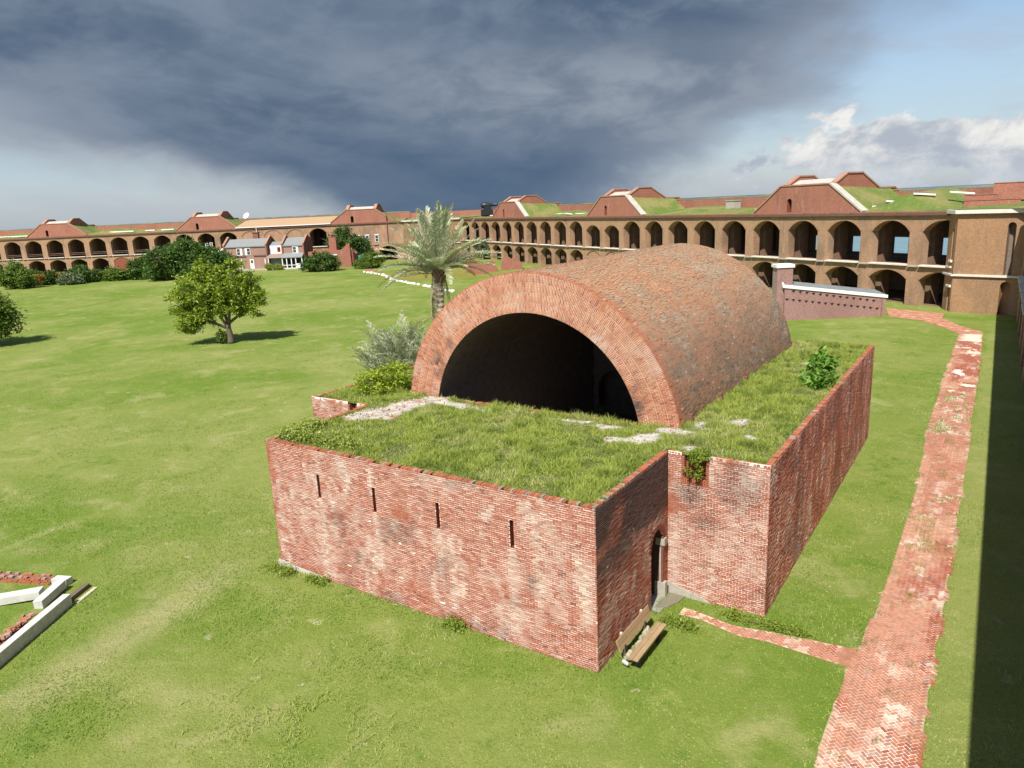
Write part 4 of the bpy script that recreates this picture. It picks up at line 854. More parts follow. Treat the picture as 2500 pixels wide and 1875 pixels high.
# ------------------------------------------------------------------ corner towers
def tower(name, label, pts, W2, white, slot=None):
    """stair tower standing across a corner: pts = plan points of its visible faces"""
    pts = [np.array([*p, 0.0]) for p in pts]; root = empty(name, sum(pts)/len(pts), label, 'tower'); Zv = np.array([0, 0, 1.0])
    m_ = wallmat(name+'_brick', (pts[2]-pts[1])/np.linalg.norm(pts[2]-pts[1]), (0.36, 0.190, 0.092), (0.28, 0.138, 0.072), (0.39, 0.27, 0.165), white=.2, cs=.5)
    for i in range(len(pts)-1):
        p, q_ = pts[i], pts[i+1]; L_ = np.linalg.norm(q_-p); e = (q_-p)/L_; nn_ = np.array([e[1], -e[0], 0]); 
        if nn_@(CAM-p)*1.0 < 0: nn_ = -nn_
        AX = np.array([e, nn_, Zv]); w_ = lambda s, t_, z, p=p, e=e, nn_=nn_: p+e*s+nn_*t_+Zv*z
        holes = slot.get(i, []) if slot else []
        us = sorted({0.0, L_, *[x for h in holes for x in np.linspace(h[0], h[1], 9)]}); mb = MB()
        for a, b_ in zip(us[:-1], us[1:]):
            mid = (a+b_)/2; zc = 0.0; segs = []
            hh = sorted([h for h in holes if h[0] < mid < h[1]], key=lambda h: h[2])
            f_ = lambda h, x: h[3]+(h[1]-h[0])/2*math.sqrt(max(0, 1-((x-(h[0]+h[1])/2)/((h[1]-h[0])/2))**2))
            za = zb = 0.0
            for h in hh:
                mb.quad(w_(a, 0, za), w_(b_, 0, zb), w_(b_, 0, h[2]), w_(a, 0, h[2])); za, zb = f_(h, a), f_(h, b_)
                mb.quad(w_(a, 0, za), w_(b_, 0, zb), w_(b_, -h[4], zb), w_(a, -h[4], za))
            mb.quad(w_(a, 0, za), w_(b_, 0, zb), w_(b_, 0, 10.8), w_(a, 0, 10.8))
        mb.build('wall', m_, root)
        for h in holes:
            nb_ = MB(); zt = h[3]+(h[1]-h[0])/2
            for x in h[:2]: nb_.quad(w_(x, 0, h[2]), w_(x, -h[4], h[2]), w_(x, -h[4], h[3]), w_(x, 0, h[3]))
            nb_.quad(w_(h[0], -h[4], h[2]), w_(h[1], -h[4], h[2]), w_(h[1], -h[4], zt), w_(h[0], -h[4], zt)); nb_.quad(w_(h[0], 0, h[2]), w_(h[1], 0, h[2]), w_(h[1], -h[4], h[2]), w_(h[0], -h[4], h[2])); nb_.build('niche', m_ if len(h) < 6 else M_dark, root)
        for z, hz, pr_, nm in ((11.0, .20, .40, 'cornice'), (4.15, .11, .22, 'string_course')):
            MB().box(w_(L_/2, pr_/2-.2, z), (L_/2+.16, pr_/2+.2, hz), AX).build(nm, white, root)
    top = MB(); c_ = [p+Zv*11.21 for p in pts]; c_.append(np.array([*W2, 11.21])); top.big.append(np.arange(len(c_))[None]); top.V.append(np.array(c_)); top.C.append(np.ones((len(c_), 3))*.3); top.n = len(c_); top.build('roof', M_turf, root)
    return root
M_cstone = colmat('cornice_stone', (0.66, 0.62, 0.54), 0.85, 2.0, 0.2)
tw = tower('corner_tower', 'brown brick stair tower with white cornice in the right corner', [(3.46, 80.43), (4.37, 78.19), (10.66, 76.66)], (12.5, 88.0), M_cstone,
      {0: [(1.25, 1.72, 5.75, 9.05, .35), (1.25, 1.95, 0.02, 2.75, .6)], 1: [(4.78, 5.55, 4.3, 9.45, .9, 1), (4.62, 5.60, 0.02, 3.1, .9)]})
e_ = np.array([4.37-3.46, 78.19-80.43, 0]); e_ /= np.linalg.norm(e_); nn_ = np.array([e_[1], -e_[0], 0]); p_ = np.array([3.46, 80.43, 0])
for (s, z, hw, hz, nm) in ((1.5, 5.62, .34, .13, 'sill'), (1.15, 4.95, .62, .10, 'sill'), (1.6, 2.86, .55, .12, 'lintel')): MB().box(p_+e_*s+nn_*.06+np.array([0, 0, z]), (hw, .14, hz), np.array([e_, nn_, [0, 0, 1]])).build(nm, M_cstone, tw)
far_a, far_b = WL(120.8, 0.05, 0), WR(147.4, 0.05, 0)
ft = tower('corner_tower', 'far brick corner tower behind the date palm', [tuple(far_a[:2]), tuple((far_a+(LN*2.2+LD*1.0))[:2]), tuple((far_b+(RN*2.2+RD*0.4))[:2]), tuple(far_b[:2])], (-135., 168.), M_cstone)
xc_ = isect(WL(0, -11.9, 0), LD, WR(0, -11.9, 0), RD)
for p, q_, m_ in ((WL(121, -11.9, 0), xc_, M_rl), (WR(147.6, -11.9, 0), xc_, M_rr)):
    e = (q_-p)/np.linalg.norm(q_-p); nn_ = np.array([-e[1], e[0], 0]); MB().box((p+q_)/2+np.array([0, 0, 6.1]), (np.linalg.norm(q_-p)/2+.4, .45, 7.05), np.array([e, nn_, [0, 0, 1.0]])).build('parapet', m_, ft)
mb = MB(); pp_ = [WL(120.9, 0, 11.15), WL(120.9, -12, 11.6), xc_+np.array([0, 0, 11.7]), WR(147.5, -12, 11.6), WR(147.5, 0, 11.15)]; mb.big.append(np.arange(5)[None]); mb.V.append(np.array(pp_)); mb.C.append(np.ones((5, 3))*.3); mb.n = 5; mb.build('terreplein', M_turf, ft)
xn_ = isect(C0-CN*11.9, CD_, R0-RN*11.9, RD)
for p, q_, m_ in ((WR(-.6, -11.9, 0), xn_, M_rr), (WC(75.6, -11.9, 0), xn_, M_rr)):
    e = (q_-p)/np.linalg.norm(q_-p); nn_ = np.array([-e[1], e[0], 0]); MB().box((p+q_)/2+np.array([0, 0, 6.1]), (np.linalg.norm(q_-p)/2+.4, .45, 7.05), np.array([e, nn_, [0, 0, 1.0]])).build('parapet', m_, tw)
mb = MB(); pp_ = [WR(-.6, 0, 11.24), WR(-.6, -12, 11.9), xn_+np.array([0, 0, 12.0]), WC(75.6, -12, 11.9), WC(75.6, 0, 11.24)]; mb.big.append(np.arange(5)[None]); mb.V.append(np.array(pp_)); mb.C.append(np.ones((5, 3))*.3); mb.n = 5; mb.build('terreplein', M_turf, tw)
# low brick walls on the roof behind the near tower
for (c_, h, lab, lc) in (((7.2, 83.6, 11.65), (2.7, .35, .42), 'low red brick wall on the roof just behind the white tower cornice', M_rr), ((6.0, 86.2, 12.1), (1.6, .5, .55), 'middle red brick wall block on the roof behind the tower', M_rr), ((10.2, 87.5, 12.9), (3.0, .6, .95), 'tall red brick wall on the roof at the right edge', M_rr)):
    mb = MB(); mb.box(c_, h); mb.box((c_[0], c_[1], c_[2]+h[2]+.04), (h[0]+.05, h[1]+.05, .045)); tag(mb.build('roof_wall', lc, None, (c_[0], c_[1], c_[2]-h[2])), lab, 'wall')

# ================================================================== PATHS
PXL = ([-6, 3.7, 8, 12.5, 19.6, 30, 44.5, 60.4, 64], [6.30, 6.25, 6.53, 6.64, 6.60, 6.18, 6.03, 6.03, 6.0]); PXR = ([-6, 5, 13.6, 20.6, 31, 45.5, 61, 64], [8.62, 8.51, 8.51, 8.48, 8.35, 8.28, 8.08, 8.05])
def path_l(y): return np.interp(y, *PXL)+0.22*(fbm(y*1.1, y*0, 401)-0.5)+0.03*(fbm(y*5, y*0, 402)-.5)
def path_r(y): return np.interp(y, *PXR)+0.18*(fbm(y*1.1, y*0, 403)-0.5)+0.03*(fbm(y*5, y*0, 404)-.5)
def br_lo(x): return np.interp(x, [0.6, 1.7, 3.05, 3.8, 6.5], [4.25, 4.30, 3.98, 4.12, 3.95])
def br_hi(x): return np.interp(x, [0.6, 1.4, 2.7, 4.1, 6.5], [4.80, 4.72, 4.48, 4.75, 5.05])
def on_path(x, y, pad=0.0):
    m_ = (y > -6) & (y < 64) & (x > path_l(y)-pad) & (x < path_r(y)+pad)
    return m_ | ((x > 0.9-pad) & (x < 6.6) & (y > br_lo(x)-pad) & (y < br_hi(x)+pad))
def path_col(x, y, n, mort=False):
    w_ = sst(fbm(x*1.3, y*0.8, 411), 0.54, 0.72)*sst(fbm(x*5, y*5, 413), 0.35, 0.65)
    w_ = np.maximum(w_, 0.9*np.exp(-((x-7.55-0.02*y*0)/0.30)**2)*sst(fbm(x*2, y*0.9, 415), 0.58, 0.72)); w_ = np.maximum(w_, sst(np.minimum(x-np.interp(y, *PXL), np.interp(y, *PXR)-x), 0.30, 0.05)*sst(fbm(x*2, y*1.2, 417), .60, .74)*.7)
    dust = np.maximum(sst(fbm(x*0.9, y*0.5, 419), 0.50, 0.62), sst(x-np.interp(y, *PXL), .75, .2)*sst(fbm(x*1.1, y*.8, 420), .34, .5)); dust = np.maximum(dust*(1-.55*sst(y, 11, 5)), sst(y, 12, 22)*sst(y, 46, 36)*.55)
    if mort: c = lerp(np.array([.45, .245, .155]), np.array([.80, .71, .58]), np.clip(w_*1.1+.95*(1-dust), 0, 1))
    else:
        c = lerp(np.array([.310, .085, .048]), np.array([.365, .125, .078]), R.random(n)); k_ = R.random(n) < .12; c[k_] = np.array([.25, .10, .085])
        c = lerp(c, np.array([.50, .285, .190]), np.clip(dust*0.85+.04, 0, 1)); c = lerp(c, np.array([.66, .58, .48]), np.clip(w_*(.25+.6*R.random(n)), 0, .8)); c = c*(0.85+0.3*R.random((n, 1)))
    if mort: c = lerp(c, np.array([.38, .29, .17]), sst(np.minimum(x-path_l(y), path_r(y)-x), .22, .05)*((x > 6.0)))
    far = sst(y, 45, 58); return lerp(c, np.array([.40, .17, .11]), far*.3)
path = bpy.data.objects.new('path', None); COL.objects.link(path); path.location = (7.4, 20, 0); tag(path, 'worn red brick herringbone path along the right side', 'path', kind='structure')
ysg = np.arange(-6, 64.01, 0.16); f_ = np.linspace(0, 1, 15); Yp, Fp = np.meshgrid(ysg, f_, indexing='ij'); Xp = (path_l(Yp)+.05)*(1-Fp)+(path_r(Yp)-.05)*Fp; a_, c_ = Xp.shape
i, j = np.meshgrid(np.arange(a_-1), np.arange(c_-1), indexing='ij'); i, j = i.ravel(), j.ravel(); F = np.stack([i*c_+j, (i+1)*c_+j, (i+1)*c_+j+1, i*c_+j+1], 1)
mb = MB(); mb.add(np.stack([Xp, Yp, 0*Xp+0.010], -1).reshape(-1, 3), F, path_col(Xp.ravel(), Yp.ravel(), 0, True)); xb = np.arange(0.9, 6.65, 0.12); fb_ = np.linspace(0, 1, 6); Xb, Fb = np.meshgrid(xb, fb_, indexing='ij'); Yb_ = br_lo(Xb)*(1-Fb)+br_hi(Xb)*Fb; a2, c2 = Xb.shape
i, j = np.meshgrid(np.arange(a2-1), np.arange(c2-1), indexing='ij'); i, j = i.ravel(), j.ravel(); mb.add(np.stack([Xb, Yb_, 0*Xb+0.014], -1).reshape(-1, 3), np.stack([i*c2+j, (i+1)*c2+j, (i+1)*c2+j+1, i*c2+j+1], 1), path_col(Xb.ravel(), Yb_.ravel(), 0, True)*np.array([.80, .66, .60]))
mb.build('bedding', M_mortar, path)
A = 0.106; rg = np.arange(-460, 460); GX, GY = np.meshgrid(rg, rg, indexing='ij'); cl_ = (GX-GY) % 4
def herr(m_, ox, oy):
    x = (GX[m_]+ox)*A; y = (GY[m_]+oy)*A; q_ = math.pi/4; return x*math.cos(q_)-y*math.sin(q_)+7.4, x*math.sin(q_)+y*math.cos(q_)+14.0
hx, hy = herr(cl_ == 0, 1.0, .5); vx_, vy_ = herr(cl_ == 3, .5, 1.0)
bx2 = np.concatenate([hx, vx_]); by2 = np.concatenate([hy, vy_]); ori = np.concatenate([np.zeros(len(hx)), np.ones(len(vx_))])
mn = (by2 > -5) & (by2 < 60) & (bx2 > path_l(by2)+0.03) & (bx2 < path_r(by2)-0.03) | ((bx2 > 1.1) & (bx2 < 6.4) & (by2 > br_lo(bx2)+.04) & (by2 < br_hi(bx2)-.04))
mn &= ~((fbm(bx2*1.3, by2*.9, 421) > 0.66) & (by2 > 14))
bx2, by2, ori = bx2[mn], by2[mn], ori[mn]; n = len(bx2); q_ = math.pi/4+ori*math.pi/2+R.normal(0, .02, n)
ax = np.stack([np.stack([np.cos(q_), np.sin(q_), R.normal(0, .01, n)], 1), np.stack([-np.sin(q_), np.cos(q_), R.normal(0, .015, n)], 1), np.tile([0, 0, 1.0], (n, 1))], 1)
cc = np.stack([bx2, by2, 0.006+R.normal(0, .003, n)], 1); colp = path_col(bx2, by2, n); p2, dz_ = project(cc); ok = (p2[:, 0] > -20) & (p2[:, 0] < 2520) & (p2[:, 1] < 1890)
dist = np.linalg.norm(cc-CAM, axis=1); dist[~ok] = 1e6; pk = np.argsort(dist)[:300]; sg_ = np.zeros(n, bool); sg_[pk] = True; hb_ = np.array([A-0.013, A/2-0.013, 0.020])
V, Q = boxes(cc[~sg_], np.tile(hb_, ((~sg_).sum(), 1)), ax[~sg_]); mb = MB(); mb.add(V, Q, rep8(colp[~sg_])); mb.build('paving_bricks', M_brick, path, kind='stuff')
V1, Q1 = boxes(np.zeros((1, 3)), hb_[None]); pv_me = mesh_np('brick', V1, [Q1], M_brick_o)
for i in pk:
    o = bpy.data.objects.new('brick', pv_me); COL.objects.link(o); o.parent = path
    o.matrix_local = Matrix.Translation(cc[i]-np.array([7.4, 20, 0]))@Matrix(ax[i].T.tolist()).to_4x4(); o.color = (*np.clip(colp[i], 0, 1), 1)
def flat(name, pts, z, mat, label, cat, colfn=None):
    o_ = MB(); p_ = np.array([[*q, z] for q in pts], float); o_.big.append(np.arange(len(p_))[None]); o_.V.append(p_); o_.C.append(np.ones_like(p_)*np.array([.40, .17, .11])); o_.n = len(p_); return tag(o_.build(name, mat), label, cat, kind='structure')
M_farpath, t, b = newmat('far_path_brick'); g = t.node('ShaderNodeNewGeometry'); n1 = t.noise(t.vmath('MULTIPLY', g.outputs['Position'], (1, 1, 1)), 1.3, 5, .65); n2 = t.noise(g.outputs['Position'], 6.0, 4, .7)
c = t.mix(t.step(n1, .38, .60), (.36, .13, .075), (.47, .24, .15)); c = t.mix(t.math('MULTIPLY', t.step(n1, .60, .68), .7), c, (.68, .60, .48)); f = t.math('ADD', .6, t.math('MULTIPLY', n2, .8)); t.l.new(t.mul(c, t.comb(f, f, f)), b.inputs['Base Color']); b.inputs['Roughness'].default_value = .95
flat('path', [(6.0, 63.9), (5.70, 64.6), (4.64, 67.06), (2.34, 70.95), (-1.1, 72.9), (-2.17, 79.25), (1.3, 77.89), (4.01, 76.56), (3.96, 73.36), (6.02, 68.36), (7.88, 65.64), (8.05, 63.9)], 0.018, M_farpath, 'far bend of the brick path leading to the corner tower', 'path')

# ================================================================== HOT SHOT FURNACE
FB = np.array([-10.946, 66.843, 0]); FE = np.array([0.8345, 0.551, 0]); FE /= np.linalg.norm(FE); FN = np.array([FE[1], -FE[0], 0]); Zv = np.array([0, 0, 1.0]); AXF = np.array([FE, FN, Zv])
WF = lambda s, t_, z: FB+FE*s+FN*t_+Zv*z
fur = empty('shot_furnace', WF(5.6, -1.3, 0), 'small pinkish brick furnace house with grey sloping roof and chimney', 'building')
M_pink = wallmat('furnace_brick', FE, (0.30, 0.125, 0.105), (0.20, 0.085, 0.085), (0.42, 0.33, 0.29), (0.22, .12, .11), .10, mort=.012, cs=.4)
LZ = lambda s: 3.68-1.62*s/11.27
mb = MB(); mb.prism([WF(0, 0, 0), WF(11.27, 0, 0), WF(11.27, 0, LZ(11.27)), WF(0, 0, LZ(0))], -FN*2.5); mb.build('wall', M_pink, fur)
mb = MB(); mb.prism([WF(-.1, .12, LZ(0)), WF(11.4, .12, LZ(11.27)), WF(11.4, .12, LZ(11.27)+.34), WF(-.1, .12, LZ(0)+.36)], -FN*.14); mb.build('fascia', M_white, fur)
M_slate = colmat('roof_felt', (0.20, 0.215, 0.215), .8, 1.5, .3)
for k_ in range(8):
    a, b_ = k_*11.4/8-.05, (k_+1)*11.4/8-.07
    mb = MB(); mb.quad(WF(a, .02, LZ(a)+.355), WF(b_, .02, LZ(b_)+.355), WF(b_, -2.75, LZ(b_)+.62), WF(a, -2.75, LZ(a)+.62)); mb.quad(WF(a, -2.75, LZ(a)+.62), WF(b_, -2.75, LZ(b_)+.62), WF(b_, -2.75, LZ(b_)+.3), WF(a, -2.75, LZ(a)+.3)); mb.build('roof_sheet', M_slate, fur)
mb = MB(); mb.prism([WF(-.12, .14, LZ(0)), WF(-.12, .14, LZ(0)+.4), WF(-.12, -1.2, LZ(0)+.95), WF(-.12, -1.2, LZ(0)+.5)], -FE*.14); mb.build('verge_board', M_white, fur)
ch = MB(); ch.box(WF(0.05, -1.0, 3.05), (.86, .75, 2.85), AXF); ch = ch.build('chimney', M_pink, fur); MB().box(WF(.05, -1.0, 6.04), (1.0, .88, .17), AXF).build('chimney_cap', M_white, ch)
MB().tube([WF(10.82, .06, .05), WF(10.82, .06, LZ(10.8))], .04, 6, (.2, .1, .08)).build('downpipe', M_attr, fur)
def anchor():
    p = [(-.24, .05), (-.10, .03), (0, .10), (.10, .03), (.24, .05), (.10, -.05), (.05, -.16), (-.05, -.16), (-.10, -.05)]
    mb = MB(); mb.prism([WF(0, .0, 0)-FB+FE*x*.82+Zv*z*.9 for x, z in p], FN*.05); return mb
am = None
for (n_, s0_, s1_, z0_, z1_) in ((13, .95, 9.9, 3.30, 1.85), (15, .25, 10.33, 2.43, .96)):
    for k_ in range(n_):
        f_ = k_/(n_-1)
        if am is None: o = anchor().build('tie_anchor', M_iron, None); am = o.data; o.parent = fur
        else: o = link('tie_anchor', am, fur)
        o.location = Vector(WF(s0_+(s1_-s0_)*f_, .005, z0_+(z1_-z0_)*f_)-wloc(fur))

# ================================================================== BENCH AND WHAT LIES UNDER IT
bench = empty('bench', (0.68, 1.75, 0), 'weathered wooden plank bench against the shaded brick side wall', 'bench')
WOOD = np.array([0.34, 0.225, 0.115])
def plank(c_, h, ax, nm, par, cseed):
    V, Q = boxes(np.array([c_]), np.array([h]), ax); mb = MB(); mb.add(V, Q, WOOD*(0.85+.3*R.random())); return mb.build(nm, M_wood, par)
M_wood, t, b = newmat('weathered_wood'); g = t.node('ShaderNodeNewGeometry'); a_ = t.node('ShaderNodeAttribute', attribute_name='col')
n1 = t.noise(t.vmath('MULTIPLY', g.outputs['Position'], (30, 1.6, 30)), 1.0, 5, .65, .3); n2 = t.noise(g.outputs['Position'], 5, 4, .6)
f = t.math('ADD', .55, t.math('MULTIPLY', n1, .9)); c = t.mul(a_.outputs['Color'], t.comb(f, f, f)); c = t.mix(t.math('MULTIPLY', t.step(n2, .52, .7), .45), c, (.36, .32, .24)); t.l.new(c, b.inputs['Base Color']); b.inputs['Roughness'].default_value = .85
tb_ = math.radians(70); e_up = np.array([-math.cos(tb_), 0, math.sin(tb_)]); e_n = np.array([math.sin(tb_), 0, math.cos(tb_)]); AXB = np.array([e_n, [0, 1, 0], e_up])
plank(np.array([0.40, 1.80, 0.58]), (.022, 1.16, .088), AXB, 'back_plank', bench, 1); plank(np.array([0.335, 1.80, 0.765]), (.022, 1.18, .088), AXB, 'back_plank', bench, 2)
for k_ in range(2): plank(np.array([.80+.175*k_, 1.66, .455]), (.082, 1.13, .024), np.eye(3), 'seat_plank', bench, 3+k_)
for yy in (0.95, 2.45):
    MB().box((.86, yy, .215), (.13, .05, .215), col=(.10, .08, .06)).build('leg', M_attr, bench); MB().box((.42, yy, .30), (.035, .05, .30), col=(.16, .13, .10)).build('leg', M_attr, bench)
    plank(np.array([.355, yy, .66]), (.022, .045, .22), AXB, 'back_support', bench, 7); MB().box((.26, yy+.12, .86), (.03, .045, .025), col=(.6, .58, .52)).build('bracket', M_attr, bench)
roll = empty('rubble_stones', (0.62, 1.6, 0), 'row of pale lichened stones lying under the bench between seat and back', 'stones')
def rock(c_, h, col, nm, parent, mat=None, seed=0):
    """irregular lump: a displaced low sphere"""
    rg_ = np.random.default_rng(seed); lat, lon = 5, 8; V = []
    for i_ in range(lat+1):
        for j_ in range(lon):
            a = math.pi*i_/lat; q_ = 2*math.pi*j_/lon; r_ = 1+.22*(rg_.random()-.5)*(0 < i_ < lat); V.append([h[0]*r_*math.sin(a)*math.cos(q_), h[1]*r_*math.sin(a)*math.sin(q_), h[2]*r_*math.cos(a)])
    F_ = [[i_*lon+j_, i_*lon+(j_+1) % lon, (i_+1)*lon+(j_+1) % lon, (i_+1)*lon+j_] for i_ in range(lat) for j_ in range(lon)]
    mb = MB(); mb.add(np.array(V)+np.asarray(c_), F_, col); return mb.build(nm, mat or M_attr, parent)
for k_ in range(15):
    rock((.545+R.normal(0, .02), .80+.125*k_, .20+.05*R.random()), (.06+.06*R.random(), .05+.05*R.random(), .09+.11*R.random()), lerp(np.array([.42, .38, .28]), np.array([.22, .24, .13]), R.random()), 'stone', roll, seed=k_)
for k_ in range(4): rock((.50+.05*k_, .72-.02*k_, .16), (.05, .06, .07), (.52, .52, .50), 'stone', roll, seed=40+k_)

# ================================================================== FOREGROUND RUIN (left)
ruin = empty('ruined_foundation', (-19.5, -7.2, 0), 'ruined building foundation with white kerb and broken brick courses at left', 'ruin')
kd = np.array([-19.06+16.985, -6.063+9.413, 0]); kd /= np.linalg.norm(kd); kn = np.array([-kd[1], kd[0], 0])      # kn points into the ruin
p0, p1 = np.array([-16.2, -10.7, 0]), np.array([-19.02, -6.10, 0]); L_ = np.linalg.norm(p1-p0)
M_kerb = colmat('limewashed_kerb', (.56, .54, .49), .88, 4, .34, .4, 18)
k_n = 5
for k_ in range(k_n):
    a, b_ = k_*L_/k_n, (k_+1)*L_/k_n-.006; MB().box(p0+kd*(a+b_)/2+kn*.15+Zv*.215, ((b_-a)/2, .145+.004*(k_ % 2), .235), np.array([kd, kn, Zv])).build('kerb', M_kerb, ruin)
rngr = np.random.default_rng(5)
for k_ in range(70):                                           # broken brick courses inside the kerb
    s_ = rngr.uniform(1.0, 4.0); t_ = .42+abs(rngr.normal(0, .16)); z_ = .42+.16*rngr.random()*max(0, 1-abs(s_-2.2)/2.2); q_ = rngr.normal(0, .35); ax = np.array([kd*math.cos(q_)+kn*math.sin(q_), kn*math.cos(q_)-kd*math.sin(q_), Zv+.15*rngr.normal(size=3)])
    MB().box(p0+kd*s_+kn*t_+Zv*z_, (.10, .05, .033), ax, lerp(lerp(BR_A, BR_O, rngr.random()), np.array([.42, .34, .27]), .75*rngr.random())).build('brick', M_brick, ruin)
mb = MB()
for (s_, h) in ((1.9, .42), (2.6, .38), (1.2, .40), (3.3, .34), (.5, .40)): mb.box(p0+kd*s_+kn*.50+Zv*h/2, (.36, .19, h/2), np.array([kd, kn, Zv]), (.20, .075, .05))
mb.build('brick_core', M_brick, ruin)
qa, qb = np.array([-25.2, -7.15, 0]), np.array([-21.45, -5.62, 0]); qd = (qb-qa)/np.linalg.norm(qb-qa); qn = np.array([-qd[1], qd[0], 0]); Lq = np.linalg.norm(qb-qa)
mb = MB(); mb.box((qa+qb)/2+Zv*.10, (Lq/2, .15, .10), np.array([qd, qn, Zv]), (.20, .13, .10)); mb.build('brick_core', M_mortar, ruin)
for lay_ in range(4):
    for k_ in range(int(Lq/.215)):
        if rngr.random() < .06+.13*lay_: continue
        for row in (-1, 1):
            MB().box(qa+qd*((k_+.5)*.215+.05*rngr.random()+(.1 if lay_ % 2 else 0))+qn*row*.13+Zv*(.035+.074*lay_), (.098, .055, .033), np.array([qd, qn, Zv+.05*rngr.normal(size=3)]), lerp(BR_O if lay_ < 3 else np.array([.36, .27, .22]), BR_A, rngr.random())).build('brick', M_brick, ruin)
mb = MB(); mb.box(qb+qd*.35+Zv*.14, (.34, .17, .13), np.array([qd, qn, Zv])); mb.build('kerb', M_kerb, ruin)
mb = MB(); mb.prism([(-19.45, -6.35, 0), (-20.05, -5.10, 0), (-19.85, -5.05, 0), (-19.25, -6.15, 0)], (0, 0, .16), (.16, .12, .08)); mb.build('soil_edge', M_mortar, ruin)
mb = MB(); mb.prism([(-19.10, -6.05, 0), (-19.65, -5.00, 0), (-19.50, -4.95, 0), (-18.95, -5.95, 0)], (0, 0, .03), (.55, .48, .36)); mb.build('soil_edge', M_mortar, ruin)
for (pa, pb, w_, h, lab) in (((-19.85, -6.95), (-20.62, -5.72), .17, .16, 'narrow white slab lying inside the ruin, nearer the kerb end'), ((-22.4, -8.25), (-20.60, -6.45), .24, .14, 'broad white slab lying inside the ruin at the left edge')):
    pa, pb = np.array([*pa, 0]), np.array([*pb, 0]); L2 = np.linalg.norm(pb-pa); e = (pb-pa)/L2; f_ = np.array([-e[1], e[0], 0]); e2 = e*.995+Zv*.05
    mb = MB(); mb.box((pa+pb)/2+Zv*(h+.05), (L2/2, w_, h), np.array([e2, f_, np.cross(e2, f_)])); tag(mb.build('stone_slab', M_kerb, None, (pa+pb)/2), lab, 'slab', 'white slabs in the ruin')

# ================================================================== HOUSES AND RUINS ACROSS THE PARADE
HB = np.array([-162.52, 109.205, 0]); WH = lambda s, t_, z: HB+LD*s+LN*t_+Zv*z
house = empty('officers_house', WH(6, -3.5, 0), 'two-block brick house with grey roofs and white porch across the lawn', 'house')
M_hb = wallmat('house_brick', LD, (.33, .165, .125), (.26, .125, .10), (.42, .30, .25), white=.15, cs=.25); M_hb2 = wallmat('house_brick_red', LN, (.25, .075, .05), (.2, .06, .045), (.3, .17, .13), cs=.2); M_hroof = colmat('house_roof', (.225, .235, .225), .85, 2, .2)
M_lav = colmat('porch_wall', (.42, .44, .48), .7, 2, .1)
def block(s0, s1, ez, rz, dp):
    mb = MB(); mb.quad(WH(s0, 0, 0), WH(s1, 0, 0), WH(s1, 0, ez), WH(s0, 0, ez)); mb.quad(WH(s0, -dp, 0), WH(s1, -dp, 0), WH(s1, -dp, ez), WH(s0, -dp, ez)); mb.build('wall', M_hb, house)
    rf = MB()
    for sgn, t0 in ((1, .25), (-1, -dp-.25)): rf.quad(WH(s0, t0, ez-.05), WH(s1, t0, ez-.05), WH(s1, -dp/2, rz), WH(s0, -dp/2, rz)); rf.quad(WH(s0, t0, ez-.05), WH(s1, t0, ez-.05), WH(s1, t0, ez-.3), WH(s0, t0, ez-.3))
    rf = rf.build('roof', M_hroof, house)
    for s_, o_ in ((s0, -.35), (s1, .35)):
        mb = MB(); mb.prism([WH(s_, .3, 0), WH(s_, .3, ez+.25), WH(s_, -dp/2, rz+.55), WH(s_, -dp-.3, ez+.25), WH(s_, -dp-.3, 0)], LD*o_); mb.build('gable_wall', M_hb2, house)
        cp = MB()
        for ta, za, tb2, zb2 in ((.35, ez+.28, -dp/2, rz+.60), (-dp-.35, ez+.28, -dp/2, rz+.60)):
            cp.prism([WH(s_-.1*np.sign(o_), ta, za), WH(s_-.1*np.sign(o_), tb2, zb2), WH(s_-.1*np.sign(o_), tb2, zb2+.16), WH(s_-.1*np.sign(o_), ta, za+.16)], LD*(o_+.2*np.sign(o_)))
        cp.build('gable_coping', M_cop, house)
    return rf
r1 = block(-5.1, 6.3, 6.55, 8.35, 6.5); r2 = block(11.1, 16.6, 6.35, 8.2, 6.5)
ch = MB(); ch.box(WH(2.3, -4.2, 8.9), (.75, .5, 1.0), AXL); ch.box(WH(2.3, -4.2, 9.95), (.95, .65, .12), AXL); ch.build('chimney', M_hb2, r1)
AXH = AXL
for s, sh in ((-1.3, 1), (1.5, -1)):
    w_ = window(house, WH, AXH, s, 0.02, 5.05, .95, 1.75, False); MB().box(WH(s+sh*.78, .06, 5.05), (.24, .04, .92), AXH).build('shutter', M_white, w_)
w_ = window(house, WH, AXH, 14.3, .02, 5.05, .95, 1.6, True); MB().box(WH(15.05, .06, 5.05), (.24, .04, .85), AXH).build('shutter', M_white, w_)
for s in (-1.2, 2.1):
    dr = MB(); dr.box(WH(s, .05, 1.75), (.55, .06, 1.25), AXH); dr = dr.build('door', M_white, house); MB().box(WH(s, .115, 2.35), (.30, .01, .42), AXH).build('pane', M_glass, dr)
for (a, b_) in ((-2.6, .6), (2.7, 6.1)): MB().box(WH((a+b_)/2, .10, 3.95), ((b_-a)/2, .12, .18), AXH, (.17, .11, .10)).build('awning_rail', M_attr, house)
MB().box(WH(.6, .18, .22), (5.6, .3, .2), AXH).build('foundation_sill', M_stone, house)
MB().box(WH(9.0, -1.2, 5.15), (2.1, .12, 1.15), AXH).build('panel_wall', M_white, house)
wn = MB(); wn.box(WH(9.5, -1.05, 5.25), (.42, .04, .62), AXH, (.16, .02, .02)); wn.build('red_window', M_attr, house)
mb = MB(); mb.quad(WH(6.6, -1.0, 4.2), WH(11.2, -1.0, 4.2), WH(11.2, 1.5, 3.15), WH(6.6, 1.5, 3.15), (.26, .20, .16)); mb.build('porch_roof', M_attr, house)
